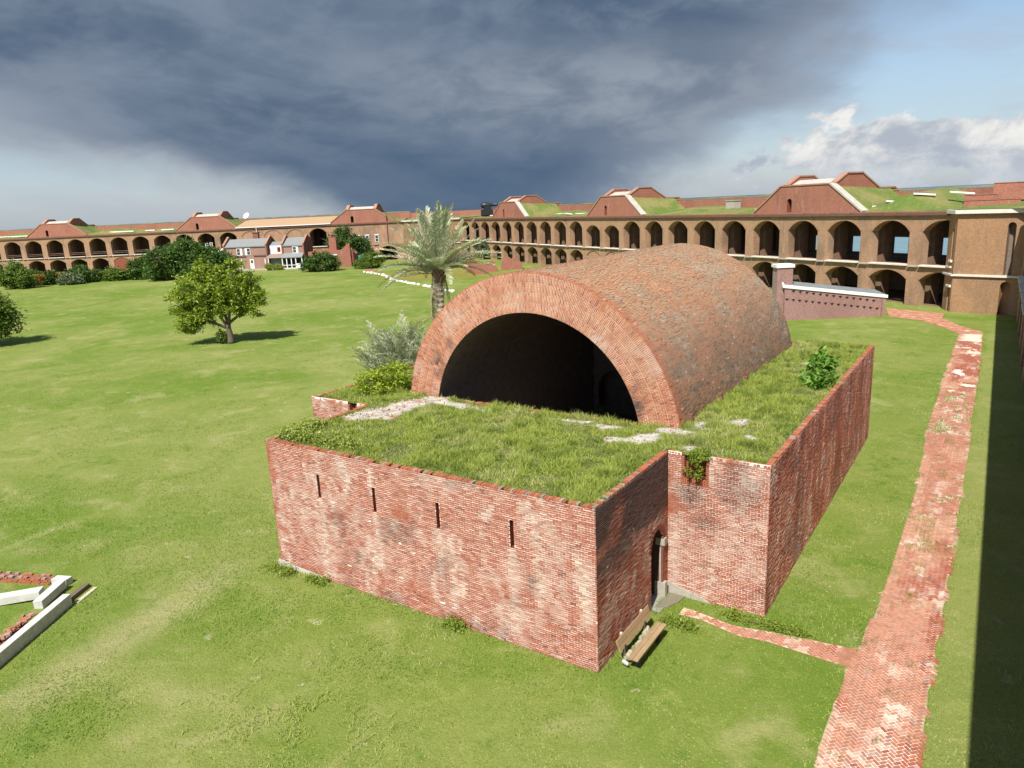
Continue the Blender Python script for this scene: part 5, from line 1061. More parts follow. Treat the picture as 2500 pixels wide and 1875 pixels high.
mb = MB(); mb.quad(WH(11.0, .0, 4.25), WH(16.8, .0, 4.25), WH(16.8, 1.9, 3.25), WH(11.0, 1.9, 3.25)); mb.quad(WH(11.0, 1.9, 3.25), WH(16.8, 1.9, 3.25), WH(16.8, 1.9, 3.05), WH(11.0, 1.9, 3.05)); mb.build('porch_roof', M_hroof, house)
MB().box(WH(9.0, -1.15, 1.5), (2.2, .06, 1.5), AXH).build('porch_wall', M_lav, house); mb = MB(); mb.quad(WH(6.4, -1.1, 6.3), WH(11.3, -1.1, 6.3), WH(11.3, -3.5, 7.3), WH(6.4, -3.5, 7.3)); mb.build('link_roof', M_hroof, house)
for s in (6.5, 7.4, 11.2, 12.4, 13.7, 14.9, 16.6): MB().box(WH(s, 1.65, 1.55), (.11, .09, 1.55), AXH).build('porch_post', M_white, house)
for z in (1.15, .35): MB().box(WH(13.0, 1.65, z), (1.75, .05, .07), AXH).build('porch_rail', M_white, house)
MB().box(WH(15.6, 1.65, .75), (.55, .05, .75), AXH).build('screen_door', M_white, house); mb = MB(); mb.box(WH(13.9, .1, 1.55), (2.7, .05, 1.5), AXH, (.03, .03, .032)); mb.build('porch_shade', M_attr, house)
MB().box(WH(13.9, .9, .15), (2.8, 1.1, .15), AXH).build('porch_floor', M_stone, house)
mb = MB(); mb.prism([WH(-8.2, .4, 5.2), WH(-5.4, .4, 6.3), WH(-5.4, .4, 5.35), WH(-8.2, .4, 5.05)], -LN*2.5); mb.build('side_awning', M_white, house)

RB = np.array([-146.3, 117.6, 0]); WU = lambda s, t_, z: RB+LD*s+LN*t_+Zv*z
M_ru = wallmat('ruin_brick', LD, (.33, .10, .065), (.26, .075, .05), (.36, .2, .15), white=.12, cs=.25)
ru = empty('ruined_wall', WU(6, 0, 0), 'broken red brick house wall with chimney stub right of the house', 'ruin')
mb = MB(); mb.prism([WU(-.2, 0, 0), WU(11.4, 0, 0), WU(11.3, 0, 6.3), WU(10.6, 0, 5.9), WU(9.2, 0, 4.8), WU(8.6, 0, 4.5), WU(6.3, 0, 4.5), WU(5.2, 0, 4.9), WU(2.6, 0, 4.9), WU(.8, 0, 4.4), WU(-.2, 0, 4.3)], -LN*.6); mb.build('wall', M_ru, ru)
mb = MB(); mb.prism([WU(5.4, -.65, 0), WU(7.6, -.65, 0), WU(7.5, -.65, 7.2), WU(7.0, -.65, 8.1), WU(6.5, -.65, 7.6), WU(6.1, -.65, 8.4), WU(5.6, -.65, 7.9)], -LN*1.2); mb.build('chimney_stub', M_ru, ru)
MB().box(WU(7.0, .05, 3.3), (.75, .1, .13), AXL).build('lintel', M_white, ru); mb = MB(); mb.box(WU(7.0, .012, 2.4), (.6, .02, .75), AXL, (.03, .02, .02)); mb.build('window_opening', M_attr, ru)
mb = MB(); mb.prism([WU(11.35, -.62, 0), WU(11.35, -8, 0), WU(11.35, -8, 3.0), WU(11.35, -5, 3.6), WU(11.35, -3.2, 3.2), WU(11.35, -.62, 4.3)], LD*.55); mb.build('side_wall', M_hb2, ru)
toi = empty('portable_toilet', (-137.5, 127.9, 0), 'green topped portable toilet behind the ruined wall', 'toilet')
mb = MB(); mb.box((-137.5, 127.9, 1.1), (.62, .62, 1.1), col=(.10, .16, .15)); mb.build('cabin', M_attr, toi); mb = MB(); mb.box((-137.5, 127.9, 2.35), (.66, .66, .18), col=(.04, .30, .24)); mb.box((-137.5, 127.9, 2.56), (.5, .5, .05), col=(.04, .30, .24)); mb.build('roof', M_attr, toi)
mb = MB(); mb.box((-137.2, 127.2, 1.05), (.42, .04, .9), np.array([LD, LN, Zv]), (.06, .22, .19)); mb.build('door', M_attr, toi)
# low ruins in mid field
def stub(c_, w_, dp, prof, lab, name='ruined_wall'):
    e = np.array([math.cos(YAW), math.sin(YAW), 0]); nn2 = np.array([e[1], -e[0], 0]); c_ = np.array([*c_, 0.]); k2 = len(prof)
    mb = MB(); pts = [c_-e*w_/2, c_+e*w_/2]+[c_+e*(w_/2-w_*i_/(k2-1))+Zv*h for i_, h in enumerate(prof)]; mb.prism(pts, -nn2*dp); tag(mb.build(name, M_ru, None, c_), lab, 'ruin', 'brick ruins in the middle of the parade ground')
stub((-103.2, 124.4), 1.5, 1.0, (2.3, 2.6, 2.5, 2.4), 'lone square brick pier, leftmost of the field ruins'); stub((-96.0, 121.7), 3.0, 1.2, (2.6, 3.2, 3.3, 2.9, 3.2), 'tall brick wall stub behind the date palm fronds')
stub((-91.2, 120.0), 3.2, .8, (.6, 1.0, 1.6, 2.0), 'sloping brick wall stub between the two tall ruins'); stub((-86.5, 113.5), 7.0, 1.0, (.9, 1.1, .8, 1.0, .7, .9, .5), 'long low brick wall remnant in the field ruins')
stub((-87.5, 118.6), 2.6, .8, (1.2, 2.1, 2.0, 1.7), 'dark brick stub behind the long low remnant'); stub((-82.4, 119.5), 4.8, 2.2, (1.2, 2.0, 2.7, 2.3, 2.9, 2.6, 1.3), 'broad lumpy brick ruin nearest the vault'); stub((-84.2, 109.6), 2.6, .7, (.4, .9, 1.1, .6), 'small low brick heap in front of the field ruins')
arc = np.array([(-119.5, 110.0), (-113, 107.3), (-107.2, 104.3), (-100.6, 99.2), (-94.5, 94.4), (-87.7, 91.1), (-83.7, 89.0), (-74.8, 84.1), (-68.7, 80.6)]); tt = np.linspace(0, 8, 44)
me_s = [None]*4
for k_, q_ in enumerate(tt):
    x, y = np.interp(q_, range(9), arc[:, 0]), np.interp(q_, range(9), arc[:, 1])
    if R.random() < .12: continue
    v = k_ % 4
    if me_s[v] is None: o = rock((0, 0, 0), (.55, .30, .24), (.70, .68, .62), 'kerb_stone', None, seed=60+v); me_s[v] = o.data
    else: o = link('kerb_stone', me_s[v])
    o.location = (x+R.normal(0, .2), y+R.normal(0, .2), .08); o.rotation_euler = (0, 0, -.65+R.normal(0, .3)); o.scale = (.7+.6*R.random(),)*3
    tag(o, 'white stone in the long edging line across the lawn', 'stone', 'white edging stones across the lawn')
mb = MB(); mb.prism([(-119.6, 110.4, 0), (-115.4, 108.8, 0), (-116.2, 110.0, .35), (-119.0, 111.0, .45)], (.5, .9, 0), (.30, .10, .06)); tag(mb.build('brick_heap', M_ru, None, (-117.5, 110, 0)), 'low red brick heap at the far end of the white stones', 'rubble')

# ================================================================== VEGETATION
def leaf_cloud(centres, n_per, sigma, size, cols, rng, flat_=0.35, dark=None):
    """diamond leaves scattered round clump centres; returns V, Q, C"""
    K = len(centres); n = K*n_per; c = np.repeat(centres, n_per, 0)
    off = rng.normal(0, 1, (n, 3)); sg_ = np.repeat(sigma*(.55+1.0*rng.random((K, 3))), n_per, 0); off = off*sg_*.62; off[:, 2] *= .8
    p = c+off; nrm = rng.normal(0, 1, (n, 3)); nrm[:, 2] = np.abs(nrm[:, 2])+flat_; nrm /= np.linalg.norm(nrm, axis=1)[:, None]
    a = np.cross(nrm, rng.normal(0, 1, (n, 3))); a /= np.linalg.norm(a, axis=1)[:, None]; b_ = np.cross(nrm, a)
    s_ = size*(.6+.8*rng.random((n, 1)))
    V = np.stack([p-a*s_, p+b_*s_*.42, p+a*s_, p-b_*s_*.42], 1).reshape(-1, 3); Q = np.arange(4*n).reshape(-1, 4)
    t_ = rng.random(n); cl = np.repeat(rng.random(K), n_per); col = lerp(np.array(cols[0]), np.array(cols[1]), np.clip(.55*t_+.45*cl, 0, 1))
    k_ = rng.random(n) < .08; col[k_] = np.array(cols[2]); col = col*(.8+.4*rng.random((n, 1)))
    return V, Q, np.repeat(col, 4, 0)
def limb(mb, p, q_, r0, r1, rng, col, bend=.12, m_=6):
    p, q_ = np.asarray(p, float), np.asarray(q_, float); t_ = np.linspace(0, 1, m_)[:, None]; w_ = rng.normal(0, bend*np.linalg.norm(q_-p), 3)
    pts = p*(1-t_)+q_*t_+np.sin(t_*math.pi)*w_; mb.tube(pts, np.linspace(r0, r1, m_), 7, col)
def make_tree(name, label, base, trunk_h, r0, lobes, n_clump, n_per, sigma, size, cols, seed, cat='tree', bark=(.19, .15, .11), forks=5, lean=(0, 0), group=None, minz=.3):
    """lobes: (dx,dy,z,rx,ry,rz) ellipsoids of the crown relative to the base"""
    rng = np.random.default_rng(seed); base = np.array([*base, 0.0]) if len(base) == 2 else np.array(base, float)
    root = empty(name, base, label, cat, group); lobes = np.array(lobes, float); vol = lobes[:, 3]*lobes[:, 4]*lobes[:, 5]; ids = rng.choice(len(lobes), n_clump, p=vol**.8/(vol**.8).sum())
    d_ = rng.normal(0, 1, (n_clump, 3)); d_ /= np.linalg.norm(d_, axis=1)[:, None]; rad = rng.random((n_clump, 1))**.28
    ce = base+lobes[ids, :3]+d_*rad*lobes[ids, 3:]; ce = ce[ce[:, 2] > base[2]+minz]
    V, Q, Cc = leaf_cloud(ce, n_per, sigma, size, cols, rng); mb = MB(); mb.add(V, Q, Cc); mb.build('crown', M_leaf, root)
    if trunk_h > 0:
        mb = MB(); tip = base+np.array([lean[0], lean[1], trunk_h])
        t_ = np.linspace(0, 1, 7); flare = np.array([1.5, 1.15, 1.0, .95, .9, .86, .82]); mb.tube(base+(tip-base)*t_[:, None]+np.stack([.06*np.sin(t_*5), .05*np.sin(t_*4+1), 0*t_], 1)-np.array([0, 0, .05])*(t_ == 0)[:, None], r0*flare, 9, bark)
        for k_ in range(forks):
            l_ = lobes[k_ % len(lobes)]; q_ = base+l_[:3]+rng.normal(0, .35, 3)*l_[3:]; st = base+(tip-base)*rng.uniform(.62, 1.0); limb(mb, st, q_, r0*.55, r0*.10, rng, bark, .05)
            for j_ in range(3): q2 = q_+rng.normal(0, .5, 3)*l_[3:]; limb(mb, st*.35+q_*.65, q2, r0*.26, r0*.06, rng, bark)
        mb.build('trunk', M_attr, root, smooth=True)
    return root
EX = np.array([math.cos(YAW), math.sin(YAW)]); EY = np.array([-math.sin(YAW), math.cos(YAW)])     # across and along the view
def vw(*l): return [(EX[0]*a+EY[0]*b_, EX[1]*a+EY[1]*b_, z, rx, ry, rz) for (a, b_, z, rx, ry, rz) in l]
G_LIGHT = ((.110, .165, .016), (.255, .310, .036), (.36, .38, .09)); G_DARK = ((.034, .078, .018), (.095, .165, .030), (.18, .25, .07)); G_MID = ((.065, .120, .018), (.160, .230, .032), (.27, .33, .08)); G_GREY = ((.10, .13, .07), (.20, .23, .13), (.30, .32, .2))
make_tree('lawn_tree', 'bushy light green tree standing alone on the lawn with crooked trunk', (-64.1, 33.4), 2.3, .34,
          vw((-2.4, 0, 6.4, 2.6, 3.0, 2.0), (1.9, .3, 6.2, 2.0, 2.6, 1.8), (-1.4, 0, 8.3, 1.5, 1.7, 1.5), (1.5, 0, 8.4, 1.0, 1.2, 1.1), (-4.5, 0, 5.0, 1.5, 2.0, 1.7), (3.5, 0, 5.2, 1.3, 1.6, 1.0), (-1.4, .3, 4.8, 2.4, 2.4, 1.3), (-4.3, 0, 3.3, 1.8, 1.7, 1.6), (-2.2, 0, 3.5, 1.9, 1.8, 1.2), (2.5, .2, 4.0, 1.7, 1.6, 1.3), (.8, 0, 4.3, 1.8, 1.8, 1.1), (-4.6, 0, 2.2, .9, .9, .8), (3.7, 0, 2.9, .3, .3, .3), (-5.0, 0, 1.9, .6, .6, .4), (0, 0, 6.6, 2.2, 2.4, 1.6)),
          380, 90, .43, .16, ((.105, .170, .014), (.32, .40, .042), (.48, .52, .12)), 21, forks=6, bark=(.13, .10, .075))
make_tree('lawn_sapling', 'small green sucker sprouting beside the trunk of the lone tree', (-64.9, 32.9), .5, .05, [(0, 0, .9, .55, .5, .7)], 14, 60, .3, .12, G_MID, 22, 'plant', forks=2)
make_tree('lawn_tree', 'round green tree cut off by the left edge of the picture', (-93.9, 20.3), 2.2, .3, vw((-1.5, 0, 5.0, 3.6, 3.4, 3.0), (1.6, 0, 4.4, 2.3, 2.5, 2.3), (2.3, 0, 2.4, 1.4, 1.8, 1.2), (0, 0, 2.6, 2.8, 2.8, 1.3)), 150, 90, .75, .19, G_MID, 23, forks=5)
make_tree('shade_tree', 'broad dark green tree with wide crown in front of the far arcade', (-155.3, 88.4), 2.5, .45, vw((-6.2, 0, 4.6, 4.4, 4.5, 3.3), (-1.5, 1, 6.0, 4.6, 4.5, 3.4), (3.2, 0, 5.0, 4.2, 4.2, 3.0), (7.5, 0, 3.6, 3.2, 3.4, 2.8), (-9.3, 0, 2.6, 1.6, 2, 2), (0, 0, 2.6, 8, 4, 1.9)), 260, 80, 1.05, .34, G_DARK, 24, forks=8)
hedges = [((-186.1, 62.7), 8.7, 5.7, G_MID, 'large leafy bush at the far left beside the fan palm'), ((-188.1, 71.1), 5.6, 3.5, G_DARK, 'dark low shrub right of the fan palm, orange flowers behind'), ((-183.8, 76.4), 9.7, 4.1, G_DARK, 'wide dark shrub below the third far arch'),
          ((-178.7, 82.0), 7.4, 3.0, G_MID, 'low pale hedge between two dark shrubs'), ((-173.1, 85.7), 7.7, 5.3, G_DARK, 'rounded dark shrub just left of the broad tree'), ((-165.1, 86.9), 3.0, 2.4, G_MID, 'small bush tucked against the broad dark tree'), ((-193.5, 68.5), 9.0, 3.6, G_MID, 'low bush behind the fan palm at the far left'), ((-181, 72.5), 5.0, 2.6, G_GREY, 'grey green scrub in front of the far arches')]
for k_, (p_, w_, h, g_, lab) in enumerate(hedges):
    make_tree('shrub', lab, p_, .6, .12, vw((0, 0, h*.45, w_*.44, 2.4, h*.48), (-w_*.25, 0, h*.4, w_*.24, 2, h*.42), (w_*.25, .4, h*.42, w_*.24, 2, h*.44), (w_*.05, 0, h*.68, w_*.2, 1.6, h*.28)), int(34+w_*6), 70, .75, .30, g_, 100+k_, 'shrub', forks=3, group='shrubs along the far side of the lawn')
make_tree('shrub', 'large rounded dark bush in front of the red ruined wall', (-134.6, 110.9), .6, .15, vw((0, 0, 2.2, 4.6, 3.6, 2.3), (-2.6, 0, 1.6, 2.4, 2.5, 1.7), (2.8, 0, 1.5, 2.3, 2.4, 1.5), (.3, 0, 3.5, 2.6, 2.4, 1.2)), 120, 75, .7, .26, G_DARK, 131, 'shrub', forks=3)
make_tree('garden_tree', 'dark tree rising behind the ruined wall with uneven crown', (-145.5, 131.0), 3.0, .3, vw((0, 0, 6.2, 4.6, 3.6, 2.4), (-1.0, 0, 8.6, 2.0, 2, 1.9), (3.6, 0, 5.4, 2.6, 2.2, 1.9), (-3.6, 0, 6.0, 2.2, 2.2, 1.7), (5.2, 0, 3.6, 1.6, 1.8, 1.4)), 120, 75, .85, .30, G_DARK, 132, forks=5)
make_tree('shrub', 'olive green bush left of the date palm crown', (-125.7, 119.3), .5, .12, vw((0, 0, 1.8, 3.6, 2.6, 1.9), (1.6, 0, 2.6, 2.0, 2.0, 1.2), (-2.4, 0, 1.2, 1.8, 2, 1.2)), 80, 70, .6, .22, G_MID, 133, 'shrub', forks=3)
make_tree('shrub', 'leafy shrub seen through the date palm fronds', (-118.5, 133.0), .5, .12, vw((0, 0, 2.6, 4.5, 3, 2.4), (4, 0, 2.0, 3, 2.5, 1.9)), 80, 70, .8, .26, G_MID, 134, 'shrub', forks=3)
make_tree('olive_tree', 'small grey green tree against the arcade beside the ruins', (-109.2, 145.4), 2.4, .16, vw((0, 0, 4.0, 1.9, 1.8, 1.5), (-.6, 0, 4.9, 1.1, 1.1, .9), (1.0, 0, 3.4, 1.2, 1.2, 1.0)), 60, 70, .5, .18, G_GREY, 135, bark=(.36, .33, .28), forks=4)
make_tree('olive_tree', 'blurred grey green tree right behind the date palm trunk', (-112.0, 129.5), 2.0, .18, vw((0, 0, 3.6, 2.6, 2, 1.6), (1.8, 0, 4.2, 1.6, 1.6, 1.2)), 60, 70, .55, .18, G_GREY, 136, bark=(.36, .33, .28), forks=4)
make_tree('shrub', 'bright bush showing above the vault roofline', (-75.4, 154.6), .5, .12, vw((0, 0, 2.5, 2.8, 1.8, 1.6), (-1.2, 0, 1.3, 1.8, 1.5, 1.2), (.8, 0, 3.2, 1.4, 1.2, .9)), 70, 70, .5, .20, G_MID, 137, 'shrub', forks=3)
make_tree('shrub', 'light yellow green porch bush in front of the house', tuple((WH(7.5, 2.6, 0))[:2]), .2, .05, vw((0, 0, .9, 1.3, .9, .9), (2.6, 0, .7, 1.5, .9, .7)), 30, 60, .45, .18, G_LIGHT, 138, 'shrub', forks=2)
# plants on and around the magazine
zr = HW
make_tree('roof_bush', 'rounded light green bush on the left end of the magazine roof', (-15.6, 7.3, zr), .35, .05, [(0, 0, .55, .95, .75, .55), (-.6, .5, .45, .5, .5, .4), (.5, .9, .75, .7, .6, .55), (.2, 1.5, .9, .5, .5, .5)], 75, 85, .24, .065, ((.16, .24, .014), (.36, .44, .04), (.48, .52, .10)), 141, 'bush', forks=5, minz=.08)
make_tree('roof_shrub', 'dark broad-leaved shrub growing on the right roof edge', (2.55, 17.2, zr), .8, .04, [(0, 0, .50, .60, .9, .40), (-.2, .7, .75, .38, .5, .36), (.0, -.6, .32, .42, .5, .26), (-.3, 1.5, 1.15, .24, .34, .26), (.1, .3, .95, .32, .4, .24), (-.6, .5, .25, .34, .4, .16)], 34, 24, .28, .16, ((.06, .15, .018), (.15, .29, .035), (.24, .38, .08)), 142, 'shrub', forks=6, minz=.05)
vine = make_tree('vine', 'green vine hanging in the notch of the wing wall', (0.98, 5.36, 4.35), 0, .03, [(0, -.02, .55, .27, .10, .60), (.12, .25, 1.05, .35, .3, .18), (0, -.02, .25, .22, .10, .25)], 40, 60, .11, .045, ((.09, .16, .014), (.24, .31, .035), (.36, .36, .06)), 143, 'plant')
make_tree('roof_bush', 'low leafy growth along the front left roof corner', (-13.4, .75, zr), .1, .02, [(0, 0, .14, 1.1, .45, .22), (1.7, .1, .12, 1.0, .4, .2), (-.5, .9, .15, .5, .7, .2), (3.0, .0, .08, .6, .3, .14)], 95, 75, .22, .055, ((.17, .23, .03), (.36, .42, .09), (.50, .50, .20)), 144, 'bush', forks=2, minz=.02)
for k_, (p_, w_, h, lab) in enumerate((((-14.0, -.55), .75, .55, 'leafy weeds at the left foot of the front wall'), ((-12.0, -.35), .5, .28, 'small weed tuft at the wall foot, near the left corner'), ((-5.4, -.22), .32, .5, 'scrubby weed against the middle of the front wall'), ((3.2, 4.95), .9, .3, 'low weeds at the foot of the wing wall'), ((1.2, 3.6), .45, .4, 'taller grass clump beside the bench'), ((4.3, 5.0), .5, .3, 'weeds at the right corner of the wing wall'))):
    make_tree('weed', lab, p_, .1, .015, [(0, 0, h*.2, w_*1.3, .22, h*.28), (w_*.6, .05, h*.35, w_*.35, .18, h*.4), (-w_*.7, .05, h*.25, w_*.3, .16, h*.3)], 46, 34, .15, .040, ((.12, .19, .02), (.28, .36, .05), (.40, .43, .12)), 150+k_, 'plant', forks=2, minz=.02, group='weeds around the magazine')

# palms: a few frond shapes, every frond its own object
def frond_mesh(L_, droop, seed, n_l=46, leaf=.52, dead=False, jit=.15):
    rng = np.random.default_rng(seed); t_ = np.linspace(0, 1, 24); ang = -droop*t_**1.6; ds = L_/23
    x = np.concatenate([[0], np.cumsum(np.cos(ang)[:-1]*ds)]); z = np.concatenate([[0], np.cumsum(np.sin(ang)[:-1]*ds)]); pts = np.stack([x, 0*x, z], 1)
    mb = MB(); mb.tube(pts, np.linspace(.035, .008, 24), 5, (.3, .3, .2)); V = []; 
    tl = np.linspace(.12, .99, n_l); 
    for q_ in tl:
        p = np.array([np.interp(q_, t_, x), 0, np.interp(q_, t_, z)]); a = np.interp(q_, t_, ang); e = np.array([math.cos(a), 0, math.sin(a)]); u = np.array([-math.sin(a), 0, math.cos(a)])
        ln = leaf*(math.sin(math.pi*min(1, .18+.82*q_))**.6*.9+.12)*(.85+.3*rng.random())
        for s_ in (-1, 1):
            dv = e*(.75+.35*q_)+np.array([0, s_, 0])*(1.0 if not dead else .35)+u*(.25+.45*rng.random() if not dead else -.3)+rng.normal(0, jit, 3); dv /= np.linalg.norm(dv); wv = np.cross(dv, u+rng.normal(0, .3, 3)); wv /= np.linalg.norm(wv); wv *= .028
            tip = p+dv*ln+np.array([0, 0, -.10*ln if not dead else -.4*ln]); mid = p+dv*ln*.5; V.append([p-wv*.6, p+wv*.6, mid+wv, tip, mid-wv])
    V = np.array(V).reshape(-1, 3); n = len(V)//5; b_ = np.arange(n)[:, None]*5; mb.add(V, np.concatenate([b_+np.array([0, 1, 2, 4])], 0)); mb.P[3].append(b_+np.array([4, 2, 3])+mb.n-len(V))
    return mesh_np('frond', np.concatenate(mb.V), [np.concatenate(mb.P[3]), np.concatenate(mb.P[4])], M_frond)
FR = [frond_mesh(4.1, .35, 1), frond_mesh(4.1, .60, 2), frond_mesh(4.1, 1.05, 3), frond_mesh(4.0, 1.7, 4), frond_mesh(3.0, .5, 5, 40, .4), frond_mesh(4.2, .55, 6, 40, .45, True)]
FR.append(frond_mesh(3.4, .75, 9, 24, .62, False, .34))
def add_frond(root, me, p, az_, el_, col, sc=1.0, tw=0.0):
    o_ = bpy.data.objects.new('frond', me); COL.objects.link(o_); o_.parent = root
    M = Matrix.Rotation(az_, 4, 'Z')@Matrix.Rotation(-el_, 4, 'Y')@Matrix.Rotation(tw, 4, 'X'); o_.matrix_local = Matrix.Translation(p)@M@Matrix.Scale(sc, 4); o_.color = (*col, 1)
def palm(name, label, base, h, r, n, sc, seed, lean=(0, 0), dead=8, spread=(-.15, 1.45), green=((.20, .25, .10), (.36, .40, .22)), cat='palm'):
    rng = np.random.default_rng(seed); root = empty(name, (*base, 0), label, cat); top = np.array([lean[0], lean[1], h])
    if h > .8:
        mb = MB(); m_ = int(h/.16); t_ = np.linspace(0, 1, m_); pts = np.stack([lean[0]*t_**1.3, lean[1]*t_**1.3, h*t_], 1)+np.array([*base, 0]); rr = r*(1.15-.25*t_)+.025*np.where(np.arange(m_) % 2, 1, -1); cb = lerp(np.array([.27, .215, .15]), np.array([.38, .32, .24]), (np.arange(m_) % 2).astype(float))
        mb.tube(pts, rr, 12, (.25, .2, .14)); mb.C[-1] = np.repeat(cb, 12, 0); mb.build('trunk', M_attr, root)
        mb = MB()
        for k_ in range(46): a = k_*2.4; z = h-.75+.016*k_; c_ = np.array([*base, 0])+np.array([lean[0]+math.cos(a)*r*1.05, lean[1]+math.sin(a)*r*1.05, z]); mb.tube([c_, c_+np.array([math.cos(a)*.18, math.sin(a)*.18, .32])], [.06, .035], 5, (.24, .17, .10))
        mb.build('leaf_boots', M_attr, root)
    for k_ in range(n):
        f_ = (k_+.5)/n; el_ = spread[1]+(spread[0]-spread[1])*f_**1.05+rng.normal(0, .08); az_ = k_*2.39996+rng.normal(0, .15)
        me = FR[0] if el_ > .85 else FR[1] if el_ > .25 else FR[2]
        col = lerp(np.array(green[0]), np.array(green[1]), rng.random()); 
        if rng.random() < .22+.5*(el_ < .1): col = lerp(col, np.array([.58, .53, .43]), .65)
        add_frond(root, me, top+np.array([math.cos(az_), math.sin(az_), 0])*r*.6, az_, el_, col, sc*(.82+.3*rng.random()), rng.normal(0, .25))
    for k_ in range(dead):
        a = k_*2.39996*1.3+1.0; add_frond(root, FR[5], top+np.array([math.cos(a), math.sin(a), -.1])*r, a, -1.25-.25*rng.random(), lerp(np.array([.34, .27, .19]), np.array([.55, .49, .40]), rng.random()), sc*(.35+.35*rng.random()))
    return root
dp = palm('date_palm', 'tall date palm with silvery green fronds and dead skirt behind the vault', (-20.1, 18.0), 10.2, .25, 78, .95, 301, (.12, .0), 7, (.10, 1.52), ((.25, .32, .15), (.52, .55, .38)))
# two long dead fronds hanging on the left of the trunk
dirL = -np.array([RT[0], RT[1]])/np.linalg.norm(RT[:2]); aL = math.atan2(dirL[1], dirL[0])
for q_, s_ in ((aL, 1.25), (aL+.35, 1.1), (aL-.3, .9)): add_frond(dp, FR[5], (0.12+dirL[0]*.35, dirL[1]*.35, 10.0), q_, -1.40, (.46, .39, .29), s_)
for q_, e_, s_ in ((aL+.1, .10, .98), (aL-.25, .25, .96), (aL+.05, .42, 1.0)): add_frond(dp, FR[2], (0.12, 0, 10.0), q_, e_, (.48, .44, .34), s_)
sp_ = empty('palm_thicket', (-21.6, 15.2, 0), 'low thicket of grey green date palm suckers left of the vault', 'palm'); rng_ = np.random.default_rng(303)
for k_ in range(230):
    a = rng_.uniform(0, 2*math.pi); r_ = 2.0*math.sqrt(rng_.random()); q_ = rng_.uniform(0, 2*math.pi); e_ = rng_.uniform(.55, 1.5); cx_, cy_ = EX*(math.cos(a)*r_*1.0+.55)+EY*math.sin(a)*r_*.8
    add_frond(sp_, FR[6], (cx_, cy_, 3.4+2.7*rng_.random()*(1-(r_/2.6)**2)), q_, e_, lerp(np.array([.20, .25, .13]), np.array([.54, .55, .40]), rng_.random()), (.50)+.30*rng_.random(), rng_.normal(0, .3))
for k_ in range(9): a = k_*.7; rock_ = MB(); rock_.tube([(-21.6+1.4*math.cos(a), 15.2+1.2*math.sin(a), 0), (-21.6+1.5*math.cos(a), 15.2+1.3*math.sin(a), 3.8)], [.16, .10], 7, (.22, .16, .1)); rock_.build('stem', M_attr, sp_)
palm('fan_palm', 'small green palm among the bushes at the far left', (-190.5, 64.0), 3.6, .2, 30, .95, 305, (0, 0), 4, (-.5, 1.4), ((.07, .13, .02), (.16, .22, .04)))
for (p_, lab) in (((-183.5, 66.6), 'orange flowering plant right of the far left bush'), ((-184.5, 72.0), 'orange flowering plant between the far dark shrubs')):
    make_tree('flowering_plant', lab, p_, .5, .05, vw((0, 0, 2.6, 1.0, .8, .7), (.3, 0, 1.6, .9, .8, .8)), 24, 40, .4, .2, ((.42, .12, .03), (.16, .22, .04), (.1, .16, .03)), 161, 'plant', forks=2)

# ================================================================== GRASS
def blades(x, y, z, hgt, wid, cols, rng, lean=.45):
    n = len(x); a = rng.uniform(0, 2*math.pi, n); l_ = rng.normal(0, lean, (n, 2)); p = np.stack([x, y, z], 1); w_ = np.stack([np.cos(a), np.sin(a), 0*a], 1)*(wid*(.6+.8*rng.random(n)))[:, None]
    h = hgt*(.5+.9*rng.random(n)); tip = p+np.stack([l_[:, 0]*h, l_[:, 1]*h, h], 1); V = np.stack([p-w_, p+w_, tip], 1).reshape(-1, 3); return V, np.arange(3*n).reshape(-1, 3), np.repeat(cols, 3, 0)
# on the magazine roof: tall, tussocky
N = 520000; x = R.uniform(WXL, WXR, N); y = R.uniform(0, WYB, N); px_, dd_ = project(np.stack([x, y, 0*x+HW], 1))
tus = fbm(x*1.1, y*1.1, 501); ok = on_roof(x, y, .02) & (R.random(N) < np.clip(.45+1.0*tus-1.35*gravel(x, y), 0, 1)); x, y, tus = x[ok], y[ok], tus[ok]
n = len(x); hh = .045+.09*sst(tus, .35, .70)+.12*sst(fbm(x*2.6, y*2.6, 503), .46, .66); edge = np.minimum(y, np.where(y < YB, np.minimum(x-XL, XR-x), np.minimum(x-WXL, WXR-x))); hh *= .70+.30*sst(edge, .1, .8)
dry = sst(fbm(x*.7+9, y*.7, 505), .50, .68)*.7+.25*R.random(n); col = lerp(lerp(np.array([.240, .310, .042]), np.array([.400, .455, .095]), R.random(n)), np.array([.52, .49, .25]), np.clip(dry, 0, .85)*(R.random(n) < .5)); col = lerp(col, np.array([.09, .16, .018]), .5*(fbm(x*1.9, y*1.9, 507) < .40))
V, T, Cc = blades(x, y, roof_z(x, y)-.01, hh, .015, col, R, .6); mb = MB(); mb.add(V, T, Cc); tag(mb.build('roof_grass', M_grass), 'tall tussocky grass covering the magazine roof', 'grass', kind='stuff')
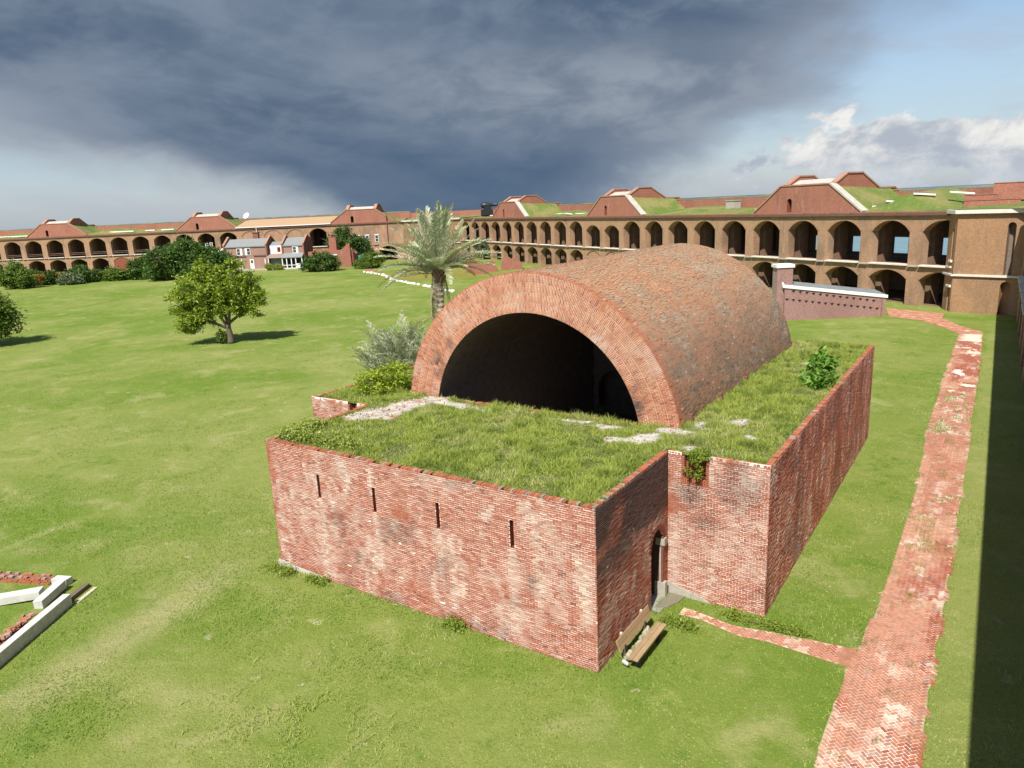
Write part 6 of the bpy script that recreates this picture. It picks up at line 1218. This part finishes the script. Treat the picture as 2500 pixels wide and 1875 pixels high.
# lawn near the camera: short tufts
def lawn_points(N, x0, x1, y0, y1):
    x = R.uniform(x0, x1, N); y = R.uniform(y0, y1, N); p, d_ = project(np.stack([x, y, 0*x], 1)); dist = np.hypot(x-CAM[0], y-CAM[1])
    ok = (d_ > 1) & (p[:, 0] > -300) & (p[:, 0] < 2800) & (p[:, 1] < 2150) & (p[:, 1] > 560) & (R.random(N) < np.clip((26.0/dist)**1.6, 0, 1))
    ok &= ~(((x > XL) & (x < XR) & (y > 0) & (y < 6)) | ((x > WXL) & (x < WXR) & (y > YB) & (y < WYB))) & (~on_path(x, y, -.03) | (~on_path(x, y, -.16) & (fbm(x*3, y*3, 515) > .5))) & (x < 10.9)
    return x[ok], y[ok]
x, y = lawn_points(1500000, -75, 10.6, -16, 62); n = len(x); foot = np.minimum(np.abs(y)+20*((x < XL) | (x > XR)), np.abs(x)+20*((y < 0) | (y > YB))); pd = np.minimum(np.abs(x-np.interp(y, *PXL)), np.abs(x-np.interp(y, *PXR)))
lush = fbm(x*.33, y*.33, 511); hh = .030+.045*sst(lush, .4, .65)+.16*np.exp(-foot/.22)*R.random(n)+.05*np.exp(-pd/.10)
col = lerp(lerp(np.array([.215, .300, .045]), np.array([.330, .390, .090]), R.random(n)), np.array([.50, .46, .24]), np.clip(.25*R.random(n)+.65*sst(fbm(x*.5+5, y*.5, 513), .52, .70), 0, 1)*(R.random(n) < .7)); col = lerp(col, np.array([.150, .270, .026]), .55*sst(lush, .50, .66)); col = lerp(col, np.array([.40, .38, .15]), .6*((x > 8.3) & (R.random(n) < .4)))
V, T, Cc = blades(x, y, 0*x-.004, hh, .016, col, R, .7); mb = MB(); mb.add(V, T, Cc); tag(mb.build('lawn_grass', M_grass), 'short mown grass blades of the near lawn', 'grass', kind='stuff')
# pale seed heads in the unmown patch at the bottom edge
N = 2200; x = R.normal(-6.2, 1.5, N); y = R.normal(-6.3, 1.3, N); ok = fbm(x*1.2, y*1.2, 521) > .44; x, y = x[ok], y[ok]; hc = R.uniform(.08, .2, len(x)); V, Q = boxes(np.stack([x, y, hc], 1), np.tile([.007, .007, .011], (len(x), 1))); mb = MB(); mb.add(V, Q, (.55, .55, .26)); V, T, Cc = blades(x, y, 0*x, hc*.9, .016, np.tile([.34, .42, .08], (len(x), 1)), R, .5); mb.add(V, T, Cc); tag(mb.build('seed_heads', M_grass), 'pale seed heads in the unmown patch at the bottom edge', 'grass', kind='stuff')
# weeds in the path joints
N = 60000; y = R.uniform(-5, 40, N); x = R.uniform(6, 8.7, N); m_ = on_path(x, y, -.04) & ((fbm(x*1.3, y*.9, 421) > .655) & (y > 13) | ((np.abs(x-7.45+.05*np.sin(y)) < .22) & (fbm(x*.8, y*1.6, 531) > .60) & (y > 9)) | (fbm(x*2.4, y*2.4, 533) > .70)); x, y = x[m_], y[m_]
V, T, Cc = blades(x, y, 0*x+.01, .05, .016, lerp(np.array([.11, .19, .02]), np.array([.26, .31, .07]), R.random(len(x))), R, .7); mb = MB(); mb.add(V, T, Cc); tag(mb.build('path_weeds', M_grass), 'grass and weeds growing in the brick path joints', 'weeds', kind='stuff')
